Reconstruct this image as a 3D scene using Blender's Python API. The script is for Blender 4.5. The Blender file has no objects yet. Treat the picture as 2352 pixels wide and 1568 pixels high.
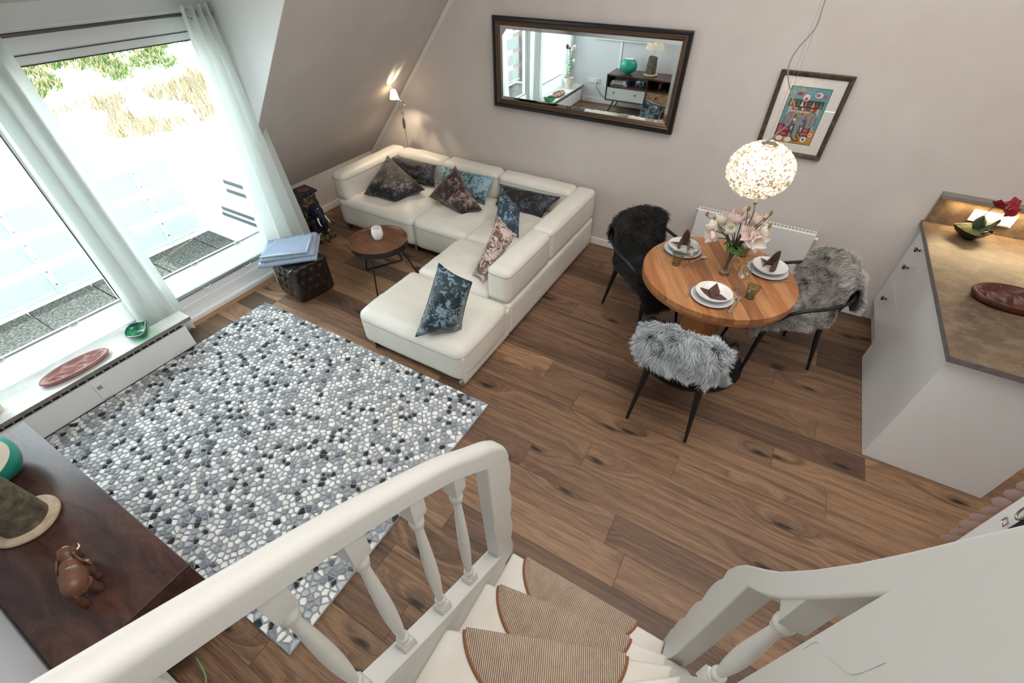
import bpy, bmesh, math, random
import numpy as np
from mathutils import Vector as V, Matrix, noise

PI = math.pi
R = math.radians
SC = bpy.context.scene
COL = SC.collection
random.seed(7)

# ------------------------------------------------------------------ camera
cam_data = bpy.data.cameras.new('camera')
cam_data.sensor_width = 36.0
cam_data.lens = 36.0 * 1030.0 / 2352.0
cam_data.clip_start = 0.02
cam_data.clip_end = 200
cam = bpy.data.objects.new('camera', cam_data)
cam.location = (0, 0, 2.5)
cam.rotation_euler = (R(90) - math.atan(939 / 1030.0), 0, R(30))
COL.objects.link(cam)
SC.camera = cam

# ------------------------------------------------------------------ world, sun, added fill light, exposure
world = bpy.data.worlds.new('world')
SC.world = world
world.use_nodes = True
_bg = world.node_tree.nodes['Background']
_bg.inputs[0].default_value = (0.86, 0.95, 1.0, 1)
_bg.inputs[1].default_value = 6.0


def light(name, kind, loc, energy, col=(1, 1, 1), rot=None, aim=None, **kw):
    d = bpy.data.lights.new(name, kind)
    d.energy = energy
    d.color = col
    for k, v in kw.items():
        setattr(d, k, v)
    o = bpy.data.objects.new(name, d)
    o.location = loc
    if aim is not None:
        o.rotation_euler = V(aim).to_track_quat('-Z', 'Y').to_euler()
    elif rot:
        o.rotation_euler = rot
    COL.objects.link(o)
    return o


light('sun', 'SUN', (-8, 4, 9), 5.0, (1, 0.97, 0.92), aim=(0.16, -0.5, -0.85), angle=R(1.0))
light('ceiling_fill', 'AREA', (0.4, 1.4, 3.92), 104, (1, 0.97, 0.94), aim=(0, 0, -1), shape='RECTANGLE', size=3.6, size_y=3.6)  # added unseen area light under the closed ceiling, brightens the whole room

SC.view_settings.view_transform = 'Standard'
SC.view_settings.look = 'None'
SC.view_settings.gamma = 1.0
SC.view_settings.use_curve_mapping = False
SC.view_settings.exposure = 0.30
SC.cycles.max_bounces = 8
SC.cycles.diffuse_bounces = 4
SC.cycles.glossy_bounces = 4
SC.cycles.transmission_bounces = 6
SC.cycles.transparent_max_bounces = 16
SC.cycles.adaptive_threshold = 0.02
SC.cycles.sample_clamp_indirect = 6.0

# ------------------------------------------------------------------ helpers
ORG = {}


def link(o):
    COL.objects.link(o)
    return o


def tag(o, label=None, cat=None, group=None, kind=None):
    if label: o['label'] = label
    if cat: o['category'] = cat
    if group: o['group'] = group
    if kind: o['kind'] = kind
    return o


def thing(name, label, cat, loc=(0, 0, 0), group=None, local=False):
    o = bpy.data.objects.new(name, None)
    o.empty_display_size = 0.1
    link(o)
    o.location = loc
    ORG[o.name] = V((0, 0, 0)) if local else V(loc)
    return tag(o, label, cat, group)


def copy_tree(o, parent=None):
    c = o.copy()
    link(c)
    if parent: c.parent = parent
    for ch in list(o.children):
        copy_tree(ch, c)
    return c


class MB:
    def __init__(s):
        s.v = []; s.f = []; s.m = []; s.cur = 0

    def add(s, vs, fs):
        o = len(s.v)
        s.v += [tuple(x) for x in vs]
        s.f += [tuple(i + o for i in f) for f in fs]
        s.m += [s.cur] * len(fs)
        return s

    def box(s, lo, hi, mx=None):
        (a, b, c), (d, e, f) = lo, hi
        vs = [V(p) for p in ((a, b, c), (d, b, c), (d, e, c), (a, e, c), (a, b, f), (d, b, f), (d, e, f), (a, e, f))]
        if mx is not None: vs = [mx @ p for p in vs]
        return s.add(vs, [(0, 3, 2, 1), (4, 5, 6, 7), (0, 1, 5, 4), (1, 2, 6, 5), (2, 3, 7, 6), (3, 0, 4, 7)])

    def prism(s, poly, lo, hi, ax='z', mx=None):
        """polygon extruded along an axis; poly gives the two other coordinates in xyz order"""
        a = sum(poly[i][0] * poly[(i + 1) % len(poly)][1] - poly[(i + 1) % len(poly)][0] * poly[i][1] for i in range(len(poly)))
        if (a < 0) != (ax == 'y'): poly = poly[::-1]
        mk_ = {'x': lambda p, t: (t, p[0], p[1]), 'y': lambda p, t: (p[0], t, p[1]), 'z': lambda p, t: (p[0], p[1], t)}[ax]
        n = len(poly)
        vs = [V(mk_(p, lo)) for p in poly] + [V(mk_(p, hi)) for p in poly]
        if mx is not None: vs = [mx @ p for p in vs]
        return s.add(vs, [tuple(range(n - 1, -1, -1)), tuple(range(n, 2 * n))] + [(i, (i + 1) % n, n + (i + 1) % n, n + i) for i in range(n)])

    def lathe(s, prof, c=(0, 0, 0), n=32, mx=None, sx=1, sy=1):
        vs = []; fs = []; rings = []
        for r, z in prof:
            if r < 1e-6:
                rings.append([len(vs)]); vs.append(V((c[0], c[1], c[2] + z)))
            else:
                rings.append(list(range(len(vs), len(vs) + n)))
                vs += [V((c[0] + sx * r * math.cos(2 * PI * i / n), c[1] + sy * r * math.sin(2 * PI * i / n), c[2] + z)) for i in range(n)]
        for A, B in zip(rings, rings[1:]):
            for i in range(n):
                j = (i + 1) % n
                if len(A) == 1 and len(B) == 1: continue
                if len(A) == 1: fs.append((A[0], B[j], B[i]))
                elif len(B) == 1: fs.append((A[i], A[j], B[0]))
                else: fs.append((A[i], A[j], B[j], B[i]))
        if mx is not None: vs = [mx @ p for p in vs]
        return s.add(vs, fs)

    def tube(s, pts, r, n=8, closed=False, flat=1.0, up=None):
        pts = [V(p) for p in pts]
        k = len(pts)
        rs = r if isinstance(r, (list, tuple)) else [r] * k
        tang = []
        for i in range(k):
            a = pts[i - 1] if (i > 0 or closed) else pts[i]
            b = pts[(i + 1) % k] if (i < k - 1 or closed) else pts[i]
            t = (b - a)
            tang.append(t.normalized() if t.length > 1e-9 else V((0, 0, 1)))
        ref = V(up) if up else (V((0, 0, 1)) if abs(tang[0].z) < 0.9 else V((1, 0, 0)))
        N = (ref - tang[0] * ref.dot(tang[0])).normalized()
        vs = []; fs = []
        for i in range(k):
            if up:
                N = (V(up) - tang[i] * V(up).dot(tang[i])).normalized()
            else:
                N = N - tang[i] * N.dot(tang[i])
                N = N.normalized() if N.length > 1e-6 else tang[i].orthogonal().normalized()
            B = tang[i].cross(N)
            for j in range(n):
                a = 2 * PI * j / n
                vs.append(pts[i] + N * (math.cos(a) * rs[i] * flat) + B * (math.sin(a) * rs[i]))
        for i in range(k if closed else k - 1):
            for j in range(n):
                a, b = i * n + j, i * n + (j + 1) % n
                c, d = ((i + 1) % k) * n + (j + 1) % n, ((i + 1) % k) * n + j
                fs.append((a, b, c, d))
        if not closed:
            fs.append(tuple(range(n - 1, -1, -1)))
            fs.append(tuple(range((k - 1) * n, k * n)))
        return s.add(vs, fs)

    def grid(s, P, cu=False, cv=False):
        nu, nv = len(P), len(P[0])
        vs = [p for row in P for p in row]
        fs = []
        for i in range(nu if cu else nu - 1):
            for j in range(nv if cv else nv - 1):
                i2, j2 = (i + 1) % nu, (j + 1) % nv
                fs.append((i * nv + j, i2 * nv + j, i2 * nv + j2, i * nv + j2))
        return s.add(vs, fs)

    def build(s, name, mats, parent=None, loc=None, smooth=None, bevel=0, seg=2, sub=0, solid=0, kind=None, harden=False):
        org = V((0, 0, 0))
        if parent is not None: org = ORG.get(parent.name, org)
        elif loc is not None: org = V(loc)
        me = bpy.data.meshes.new(name)
        me.from_pydata([tuple(V(p) - org) for p in s.v], [], s.f)
        mats = mats if isinstance(mats, (list, tuple)) else [mats]
        for m in mats: me.materials.append(m)
        if len(mats) > 1: me.polygons.foreach_set('material_index', s.m)
        me.update()
        if smooth is not None:
            me.shade_smooth()
            if smooth < 180: me.set_sharp_from_angle(angle=R(smooth))
        o = bpy.data.objects.new(name, me)
        link(o)
        if parent is not None:
            o.parent = parent
            ORG[o.name] = org
        elif loc is not None:
            o.location = loc
            ORG[o.name] = org
        if solid:
            md = o.modifiers.new('solid', 'SOLIDIFY'); md.thickness = solid; md.offset = 0
        if bevel:
            md = o.modifiers.new('bevel', 'BEVEL'); md.width = bevel; md.segments = seg; md.limit_method = 'ANGLE'; md.angle_limit = R(35); md.harden_normals = harden
        if sub:
            md = o.modifiers.new('sub', 'SUBSURF'); md.levels = sub; md.render_levels = sub
        if kind: o['kind'] = kind
        return o


def struct(o):
    o['kind'] = 'structure'
    return o


def bez(pts, n=8):
    """Catmull-Rom through points"""
    pts = [V(p) for p in pts]
    out = []
    for i in range(len(pts) - 1):
        p0 = pts[max(i - 1, 0)]; p1 = pts[i]; p2 = pts[i + 1]; p3 = pts[min(i + 2, len(pts) - 1)]
        for k in range(n):
            t = k / n
            out.append(0.5 * ((2 * p1) + (p2 - p0) * t + (2 * p0 - 5 * p1 + 4 * p2 - p3) * t * t + (3 * p1 - p0 - 3 * p2 + p3) * t ** 3))
    out.append(pts[-1])
    return out


def lattice_box(nx, ny, nz):
    idx = {}; vs = []; fs = []

    def g(i, j, k):
        key = (i, j, k)
        if key not in idx:
            idx[key] = len(vs)
            vs.append((i / nx * 2 - 1, j / ny * 2 - 1, k / nz * 2 - 1))
        return idx[key]
    for i in range(nx):
        for j in range(ny):
            fs.append((g(i, j, 0), g(i, j + 1, 0), g(i + 1, j + 1, 0), g(i + 1, j, 0)))
            fs.append((g(i, j, nz), g(i + 1, j, nz), g(i + 1, j + 1, nz), g(i, j + 1, nz)))
    for i in range(nx):
        for k in range(nz):
            fs.append((g(i, 0, k), g(i + 1, 0, k), g(i + 1, 0, k + 1), g(i, 0, k + 1)))
            fs.append((g(i, ny, k), g(i, ny, k + 1), g(i + 1, ny, k + 1), g(i + 1, ny, k)))
    for j in range(ny):
        for k in range(nz):
            fs.append((g(0, j, k), g(0, j, k + 1), g(0, j + 1, k + 1), g(0, j + 1, k)))
            fs.append((g(nx, j, k), g(nx, j + 1, k), g(nx, j + 1, k + 1), g(nx, j, k + 1)))
    return vs, fs


def blob(name, prims, mats, parent, voxel=0.008, smooth_it=6):
    """one continuous organic surface grown from ellipsoids and tapered limbs"""
    b = MB()
    for p in prims:
        if p[0] == 'e':
            _, c, r = p[:3]
            mx = Matrix.Translation(V(c)) @ (p[3] if len(p) > 3 else Matrix.Identity(4)) @ Matrix.Diagonal((*r, 1))
            b.lathe([(0, -1)] + [(math.sin(PI * i / 10), -math.cos(PI * i / 10)) for i in range(1, 10)] + [(0, 1)], n=16, mx=mx)
        else:
            b.tube(bez(p[1], 4), [x for x in np.interp(np.linspace(0, 1, 4 * (len(p[1]) - 1) + 1), np.linspace(0, 1, len(p[2])), p[2])], n=12)
    o = b.build(name + '_src', mats, parent=parent)
    md = o.modifiers.new('r', 'REMESH'); md.mode = 'VOXEL'; md.voxel_size = voxel
    md = o.modifiers.new('s', 'SMOOTH'); md.iterations = smooth_it; md.factor = 0.5
    dg = bpy.context.evaluated_depsgraph_get()
    me = bpy.data.meshes.new_from_object(o.evaluated_get(dg))
    old = o.data
    o.modifiers.clear()
    o.data = me
    me.shade_smooth()
    bpy.data.meshes.remove(old)
    o.name = name
    me.name = name
    ORG[o.name] = ORG.get(parent.name, V((0, 0, 0))) if parent else V((0, 0, 0))
    return o


# ------------------------------------------------------------------ materials
def lin(h):
    h = h.lstrip('#')
    c = [int(h[i:i + 2], 16) / 255 for i in (0, 2, 4)]
    return tuple((x / 12.92 if x <= 0.04045 else ((x + 0.055) / 1.055) ** 2.4) for x in c) + (1,)


class NT:
    def __init__(s, name):
        s.m = bpy.data.materials.new(name)
        s.m.use_nodes = True
        s.t = s.m.node_tree
        s.b = s.t.nodes['Principled BSDF']
        s.out = s.t.nodes['Material Output']

    def n(s, typ, **kw):
        o = s.t.nodes.new('ShaderNode' + typ)
        for k, v in kw.items():
            if k == 'ins':
                for a, b in v.items(): s.put(o, a, b)
            else: setattr(o, k, v)
        return o

    def put(s, node, key, val):
        i = node.inputs[key]
        if hasattr(val, 'is_linked') or hasattr(val, 'links'): s.t.links.new(val, i)
        else: i.default_value = val

    def set(s, **kw):
        names = dict(col='Base Color', rough='Roughness', metal='Metallic', nrm='Normal', spec='Specular IOR Level', emit='Emission Color',
                     es='Emission Strength', trans='Transmission Weight', ior='IOR', alpha='Alpha', sheen='Sheen Weight', coat='Coat Weight',
                     crough='Coat Roughness', sss='Subsurface Weight', srough='Sheen Roughness', stint='Sheen Tint')
        for k, v in kw.items(): s.put(s.b, names[k], v)
        return s

    def coord(s, which='Object', scale=(1, 1, 1), rot=(0, 0, 0), offset=None):
        tc = s.n('TexCoord')
        v = tc.outputs[which]
        if offset is not None:
            a = s.n('VectorMath', operation='ADD'); s.put(a, 0, v); s.put(a, 1, offset); v = a.outputs[0]
        mp = s.n('Mapping')
        s.put(mp, 'Vector', v)
        mp.inputs['Scale'].default_value = scale
        mp.inputs['Rotation'].default_value = rot
        return mp.outputs[0]

    def noise(s, vec, scale=5, detail=4, rough=0.55, dist=0):
        o = s.n('TexNoise')
        s.put(o, 'Vector', vec)
        for k, v in (('Scale', scale), ('Detail', detail), ('Roughness', rough), ('Distortion', dist)): o.inputs[k].default_value = v
        return o.outputs['Fac']

    def ramp(s, fac, stops, interp='LINEAR'):
        o = s.n('ValToRGB')
        o.color_ramp.interpolation = interp
        while len(o.color_ramp.elements) < len(stops): o.color_ramp.elements.new(0.5)
        for e, (p, c) in zip(o.color_ramp.elements, stops):
            e.position = p
            e.color = c if isinstance(c, tuple) else lin(c)
        s.put(o, 'Fac', fac)
        return o.outputs[0]

    def mix(s, fac, a, b, mode='MIX'):
        o = s.n('Mix', data_type='RGBA', blend_type=mode)
        s.put(o, 0, fac); s.put(o, 6, a); s.put(o, 7, b)
        return o.outputs[2]

    def math(s, op, a, b=0.0, clamp=False):
        o = s.n('Math', operation=op, use_clamp=clamp)
        s.put(o, 0, a); s.put(o, 1, b)
        return o.outputs[0]

    def bump(s, h, strength=0.2, dist=0.01):
        o = s.n('Bump')
        o.inputs['Strength'].default_value = strength
        o.inputs['Distance'].default_value = dist
        s.put(o, 'Height', h)
        s.put(s.b, 'Normal', o.outputs[0])
        return s


def plain(name, col, rough=0.5, metal=0.0, **kw):
    return NT(name).set(col=lin(col), rough=rough, metal=metal, **kw).m


def mottled(name, stops, scale=6, rough=0.5, detail=5, stretch=(1, 1, 1), rot=(0, 0, 0), bump=0, bdist=0.004, metal=0.0, dist=0, nrough=0.55, **kw):
    t = NT(name)
    c = t.coord('Object', stretch, rot)
    f = t.noise(c, scale, detail, nrough, dist)
    t.set(col=t.ramp(f, stops), rough=rough, metal=metal, **kw)
    if bump: t.bump(f, bump, bdist)
    return t.m


def clear(name, tint='#FFFFFF', refl=0.08, rough=0.0, edge=0.5):
    """thin clear glass: mostly see-through, mirror-like at the rim"""
    t = NT(name)
    t.t.nodes.remove(t.b)
    tr = t.n('BsdfTransparent'); tr.inputs[0].default_value = lin(tint)
    gl = t.n('BsdfGlossy'); gl.inputs['Roughness'].default_value = rough
    lw = t.n('LayerWeight'); lw.inputs[0].default_value = edge
    f = t.math('MULTIPLY_ADD', lw.outputs['Facing'], 0.55)
    f.node.inputs[2].default_value = refl
    p = t.math('POWER', lw.outputs['Facing'], 3.0)
    f = t.math('MULTIPLY', p, 0.7)
    f = t.math('ADD', f, refl, clamp=True)
    mx = t.n('MixShader')
    t.put(mx, 0, f); t.put(mx, 1, tr.outputs[0]); t.put(mx, 2, gl.outputs[0])
    t.t.links.new(mx.outputs[0], t.out.inputs[0])
    return t.m


def sheer(name, col, trans=0.5, clear_=0.0, bump=None):
    t = NT(name)
    t.t.nodes.remove(t.b)
    d = t.n('BsdfDiffuse'); d.inputs[0].default_value = lin(col)
    tl = t.n('BsdfTranslucent'); tl.inputs[0].default_value = lin(col)
    mx = t.n('MixShader'); mx.inputs[0].default_value = trans
    t.put(mx, 1, d.outputs[0]); t.put(mx, 2, tl.outputs[0])
    o = mx
    if clear_:
        tr = t.n('BsdfTransparent')
        o = t.n('MixShader'); o.inputs[0].default_value = clear_
        t.put(o, 1, mx.outputs[0]); t.put(o, 2, tr.outputs[0])
    t.t.links.new(o.outputs[0], t.out.inputs[0])
    return t.m


def make_plank():
    t = NT('oak_plank')
    oi = t.n('ObjectInfo')
    rnd = oi.outputs['Random']
    off = t.n('CombineXYZ'); t.put(off, 0, t.math('MULTIPLY', rnd, 71.0)); t.put(off, 1, t.math('MULTIPLY', rnd, 37.0))
    base = t.coord('Object', (1, 1, 1), offset=off.outputs[0])
    mp = t.n('Mapping'); t.put(mp, 'Vector', base); mp.inputs['Scale'].default_value = (1.0, 3.2, 0.0)
    # knots
    vo = t.n('TexVoronoi'); vo.voronoi_dimensions = '2D'; t.put(vo, 'Vector', mp.outputs[0]); vo.inputs['Scale'].default_value = 1.25
    d = vo.outputs['Distance']
    nz = t.noise(mp.outputs[0], 14, 3)
    d2 = t.math('ADD', d, t.math('MULTIPLY', t.math('SUBTRACT', nz, 0.5), 0.12))
    cr = t.n('SeparateColor'); t.put(cr, 0, vo.outputs['Color'])
    keep = t.math('GREATER_THAN', cr.outputs[0], 0.30)
    knot = t.ramp(d2, [(0.0, (1, 1, 1, 1)), (0.045, (0.8, 0.8, 0.8, 1)), (0.085, (0.22, 0.22, 0.22, 1)), (0.2, (0, 0, 0, 1))])
    knot = t.math('MULTIPLY', knot, keep)
    # grain bends round the knots
    sw = t.n('Mapping'); t.put(sw, 'Vector', base); sw.inputs['Scale'].default_value = (0.55, 13.0, 1)
    bend = t.n('CombineXYZ')
    t.put(bend, 1, t.math('MULTIPLY', t.ramp(d, [(0, (1, 1, 1, 1)), (0.35, (0, 0, 0, 1))]), 1.6))
    av = t.n('VectorMath', operation='ADD'); t.put(av, 0, sw.outputs[0]); t.put(av, 1, bend.outputs[0])
    g1 = t.noise(av.outputs[0], 1.7, 9, 0.68, 0.35)
    fs = t.n('Mapping'); t.put(fs, 'Vector', base); fs.inputs['Scale'].default_value = (7, 170, 1)
    g2 = t.noise(fs.outputs[0], 1.0, 4, 0.6)
    tone = t.ramp(rnd, [(0.0, '#6A5041'), (0.25, '#86684F'), (0.5, '#5C4537'), (0.75, '#9C7A5C'), (1.0, '#4F3A2F')])
    dark = t.ramp(g1, [(0.27, (0.22, 0.20, 0.19, 1)), (0.40, (0.66, 0.64, 0.62, 1)), (0.52, (1.0, 0.99, 0.97, 1)), (0.64, (1.3, 1.28, 1.24, 1)), (0.8, (0.85, 0.83, 0.8, 1))])
    c = t.mix(1.0, tone, dark, 'MULTIPLY')
    c = t.mix(0.8, c, t.ramp(g2, [(0.28, (0.42, 0.40, 0.38, 1)), (0.5, (1.0, 1.0, 1.0, 1)), (0.7, (1.3, 1.3, 1.28, 1))]), 'MULTIPLY')
    c = t.mix(knot, c, lin('#1C120D'))
    t.set(col=c, rough=t.ramp(g2, [(0, (0.42,) * 3 + (1,)), (1, (0.6,) * 3 + (1,))]), spec=0.42)
    t.bump(g2, 0.22, 0.002)
    return t.m


def velvet(name, dark, light, scale=7.0, bias=0.5):
    t = NT(name)
    c = t.coord('Object', (1, 1, 1))
    big = t.noise(c, scale * 1.0, 3, 0.5, 0.4)
    f = t.noise(c, scale * 4.5, 9, 0.78, 0.5)
    h = t.math('ADD', t.math('MULTIPLY', f, 0.68), t.math('MULTIPLY', big, 0.32))
    col = t.ramp(h, [(bias - 0.10, dark), (bias - 0.02, dark), (bias + 0.035, light), (bias + 0.2, light)])  # light flecks paint the crushed pile's highlights into the base colour
    t.set(col=col, rough=0.38, sheen=0.5, srough=0.3)
    t.bump(f, 0.7, 0.010)
    return t.m


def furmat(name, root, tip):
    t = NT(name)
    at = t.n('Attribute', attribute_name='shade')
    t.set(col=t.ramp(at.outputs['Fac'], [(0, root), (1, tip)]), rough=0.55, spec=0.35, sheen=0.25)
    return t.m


MAT = {}
W_PAINT = mottled('warm_grey_wall_paint', [(0.3, '#CBC2BC'), (0.7, '#D1C9C4')], 3, 0.85, 4, bump=0.03)
WHITE_WALL = plain('white_wall_paint', '#F3F5F4', 0.8)
WHITE = plain('white_lacquer', '#EDEDEB', 0.38)
WHITE_STAIR = plain('white_stair_paint', '#D3D2CD', 0.45)
TREAD = mottled('cream_tread_paint', [(0.35, '#D9D3C8'), (0.7, '#E4E0D8')], 4, 0.5)
PVC = plain('white_window_frame', '#F4F7F8', 0.35)
PLANK = make_plank()
JOINT = plain('dark_floor_joint', '#2A1E17', 0.8)
CHROME = plain('brushed_steel', '#C9C8C4', 0.25, 1.0)
DARKMETAL = plain('black_powder_coated_metal', '#15161A', 0.45, 0.0, spec=0.45)
LEATHER = mottled('cream_leather', [(0.3, '#DFDBCF'), (0.7, '#E9E6DD')], 3.0, 0.42, 6, bump=0.06, bdist=0.003)
LSEAM = plain('leather_seam', '#978F80', 0.7)
DLEATHER = mottled('dark_brown_leather', [(0.3, '#130F0E'), (0.7, '#201915')], 5, 0.24, 4, bump=0.05, coat=0.3, crough=0.2)
MARBLE = mottled('grey_marble', [(0.3, '#CDCECA'), (0.5, '#E6E7E4'), (0.7, '#D3D0CA')], 5, 0.22, 6)
MARBLE_EDGE = mottled('grey_marble_edge', [(0.3, '#6F6A63'), (0.7, '#8D877E')], 16, 0.5, 6)
STONE = mottled('brown_stone_worktop', [(0.28, '#3F332A'), (0.46, '#5B4B3C'), (0.6, '#77664F'), (0.78, '#4E4136')], 8, 0.42, 12, bump=0.06, nrough=0.78, stretch=(1.0, 1.6, 1))
STONE_EDGE = mottled('grey_worktop_edge', [(0.3, '#5D5759'), (0.7, '#77706F')], 30, 0.6, 5)
MIRROR = plain('mirror_glass', '#F4F7F6', 0.0, 1.0)
GLASS = clear('clear_glass', '#FAFCFB', 0.09)
PANE = clear('window_glass', '#FBFEFE', 0.02)
GREEN_GLASS = clear('pale_green_glass', '#E0E7D8', 0.10)
RIM_GREEN = clear('green_glass_foot', '#A5CDB0', 0.15)
TEAL_GLASS = clear('emerald_glass', '#3CCBA8', 0.12)
CURTAIN = sheer('white_curtain_cloth', '#F0F5F2', 0.42)
BLIND = sheer('pleated_blind_cloth', '#F4F6F3', 0.5)
FROST = sheer('frosted_panel', '#B9C0C0', 0.5, 0.10)
DARKWOOD = mottled('dark_stained_wood', [(0.25, '#24171A'), (0.45, '#3D2825'), (0.6, '#553930'), (0.8, '#6A4A3A')], 5.0, 0.27, 9, stretch=(0.7, 2.4, 1), nrough=0.66, dist=0.6)
WALNUT = mottled('walnut_wood', [(0.3, '#4C2F22'), (0.7, '#7D5239')], 5, 0.4, 6, stretch=(1, 6, 1), rot=(0, 0, 0.6))

# ================================================================== SETTING
YB = 4.20            # mirror wall
XW = -3.95           # window plane


def xs(z): return -4.41 + 0.872 * (z - 0.538)


m = MB().box((-4.7, -2.6, -0.12), (3.1, 4.3, -0.016))
floor = struct(m.build('floor', JOINT))
rng = random.Random(11)
known = {6: [-0.97], 5: [0.954], 4: [0.113], 3: [-0.41, 1.2], 1: [-0.10], -4: [-0.84], 0: [-1.3], 2: [-0.75], 7: [1.154]}
for k in range(-13, 17):
    y0 = 1.0 + 0.193 * k - 0.0 + 0.001
    y1 = min(y0 + 0.1915, 4.199)
    if y0 > 4.19: break
    xs_ = list(known.get(k, []))
    if not xs_: xs_ = [rng.uniform(-1.6, 0.6)]
    while min(xs_) > -4.4: xs_.append(min(xs_) - rng.uniform(1.1, 1.95))
    while max(xs_) < 2.9: xs_.append(max(xs_) + rng.uniform(1.1, 1.95))
    xs_ = sorted(min(max(x, -4.6), 3.05) for x in xs_)
    for a, b in zip(xs_, xs_[1:]):
        if b - a < 0.05: continue
        cx, cy = (a + b) / 2, (y0 + y1) / 2
        hx, hy, e = (b - a) / 2 - 0.0004, (y1 - y0) / 2 + 0.0004, 0.0012
        p = MB().add([(-hx, -hy, -0.016), (hx, -hy, -0.016), (hx, hy, -0.016), (-hx, hy, -0.016),
                      (-hx, -hy, -e), (hx, -hy, -e), (hx, hy, -e), (-hx, hy, -e),
                      (-hx + e, -hy + e, 0), (hx - e, -hy + e, 0), (hx - e, hy - e, 0), (-hx + e, hy - e, 0)],
                     [(0, 3, 2, 1), (0, 1, 5, 4), (1, 2, 6, 5), (2, 3, 7, 6), (3, 0, 4, 7), (4, 5, 9, 8), (5, 6, 10, 9), (6, 7, 11, 10), (7, 4, 8, 11), (8, 9, 10, 11)])
        o = p.build('plank', PLANK)
        o.parent = floor
        o.location = (cx, cy, 0)

struct(MB().box((-4.7, YB, 0), (3.1, YB + 0.12, 4.1)).build('wall_back', W_PAINT))
m = MB()
m.prism([(-4.51, 0.43), (xs(4.0), 4.0), (xs(4.0) - 0.16, 4.1), (-4.68, 0.43)], 2.322, YB, 'y')
m.prism([(-2.726, 2.469), (xs(4.0), 4.0), (xs(4.0) - 0.16, 4.1), (-2.9, 2.47)], -0.6, 2.32, 'y')
struct(m.build('wall_left', W_PAINT))
struct(MB().box((-4.62, 2.32, 0), (-4.50, YB, 0.45)).build('wall_knee', W_PAINT))
struct(MB().prism([(-4.55, 0), (-3.942, 0), (-3.942, 1.085), (-2.731, 2.469), (-3.98, 2.2), (-3.98, 1.03), (-4.55, 0.43)], 2.318, 2.36, 'y').build('wall_dormer', WHITE_WALL))
struct(MB().prism([(-4.02, 2.19), (-2.72, 2.471), (-2.72, 2.56), (-4.02, 2.3)], -0.6, 2.322, 'y').build('ceiling_dormer', W_PAINT))
struct(MB().box((-4.7, -0.6, 0), (-0.62, -0.48, 4.1)).build('wall_near', plain('pale_grey_wall_paint', '#D4D7D9', 0.8)))
struct(MB().box((3.0, -2.6, 0), (3.12, 4.3, 4.1)).build('wall_right', W_PAINT))
struct(MB().box((-0.74, -2.6, 0), (-0.62, -0.6, 4.1)).build('wall_stair', WHITE_WALL))
struct(MB().box((-0.74, -2.7, 0), (3.1, -2.6, 4.1)).build('wall_landing', WHITE_WALL))
struct(MB().box((-4.7, -2.7, 4.0), (3.1, 4.3, 4.12)).build('ceiling', WHITE_WALL))
# joint strip along the slope, baseboards
ang = math.atan2(1, 0.872)
mx = Matrix.Translation(V((xs(0.45), YB - 0.004, 0.45))) @ Matrix.Rotation(-ang, 4, 'Y')
struct(MB().box((0, -0.004, -0.045), (4.6, 0.004, -0.004), mx).build('trim_1', plain('pale_joint_strip', '#DDD8D2', 0.7)))


def baseboard(name, lo, hi):
    return struct(MB().box(lo, hi).build(name, WHITE, bevel=0.004))


baseboard('baseboard_back', (-4.5, YB - 0.015, 0), (1.13, YB, 0.075))
baseboard('baseboard_left', (-4.5, 2.39, 0), (-4.485, YB - 0.015, 0.075))
baseboard('baseboard_near', (-3.56, -0.48, 0), (-0.66, -0.465, 0.09))

# ------------------------------------------------------------------ windows
DARKLINE = plain('dark_window_gasket', '#3A4044', 0.6)


def window(name, y0, y1, tilt=False):
    root = bpy.data.objects.new(name, None); link(root); root.location = (XW, (y0 + y1) / 2, 0)
    ORG[root.name] = V(root.location); struct(root)
    for (lo, hi, nm) in (((-4.0, y0, 0.055), (-3.915, y1, 0.15), 'bottom_rail'), ((-3.985, y0, 0.15), (-3.925, y1, 0.215), 'sash_rail'),
                         ((-4.0, y0, 1.985), (-3.915, y1, 2.10), 'top_rail'), ((-3.985, y0, 1.93), (-3.925, y1, 1.985), 'sash_rail'),
                         ((-4.0, y0, 0.15), (-3.915, y0 + 0.06, 1.985), 'stile'), ((-4.0, y1 - 0.06, 0.15), (-3.915, y1, 1.985), 'stile'),
                         ((-3.985, y0 + 0.06, 0.215), (-3.925, y0 + 0.115, 1.93), 'sash_stile'), ((-3.985, y1 - 0.115, 0.215), (-3.925, y1 - 0.06, 1.93), 'sash_stile')):
        o = MB().box(lo, hi).build(nm, PVC, parent=root, bevel=0.006)
    g = MB()
    for lo, hi in (((-3.927, y0 + 0.115, 0.213), (-3.923, y1 - 0.115, 0.219)), ((-3.927, y0 + 0.115, 1.926), (-3.923, y1 - 0.115, 1.932)),
                   ((-3.927, y0 + 0.113, 0.215), (-3.923, y0 + 0.119, 1.93)), ((-3.927, y1 - 0.119, 0.215), (-3.923, y1 - 0.113, 1.93)),
                   ((-3.918, y0, 1.978), (-3.913, y1, 1.983))):
        g.box(lo, hi)
    g.build('gasket', DARKLINE, parent=root)
    MB().box((-3.958, y0 + 0.11, 0.21), (-3.952, y1 - 0.11, 1.935)).build('pane', PANE, parent=root)
    return root


window('window_1', 1.00, 2.31)
window('window_2', -0.47, 0.99)
struct(MB().box((-4.02, -0.5, 2.10), (-3.90, 2.322, 2.235)).build('trim_2', PVC, bevel=0.006))
struct(MB().box((-4.02, -0.5, 0.0), (-3.865, 2.322, 0.055)).build('trim_3', PVC, bevel=0.012))
struct(MB().prism([(-3.865, 0.0), (-3.825, 0.0), (-3.84, 0.012), (-3.865, 0.014)], 1.0, 2.31, 'y').build('trim_4', plain('oak_threshold', '#A07850', 0.5)))


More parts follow.
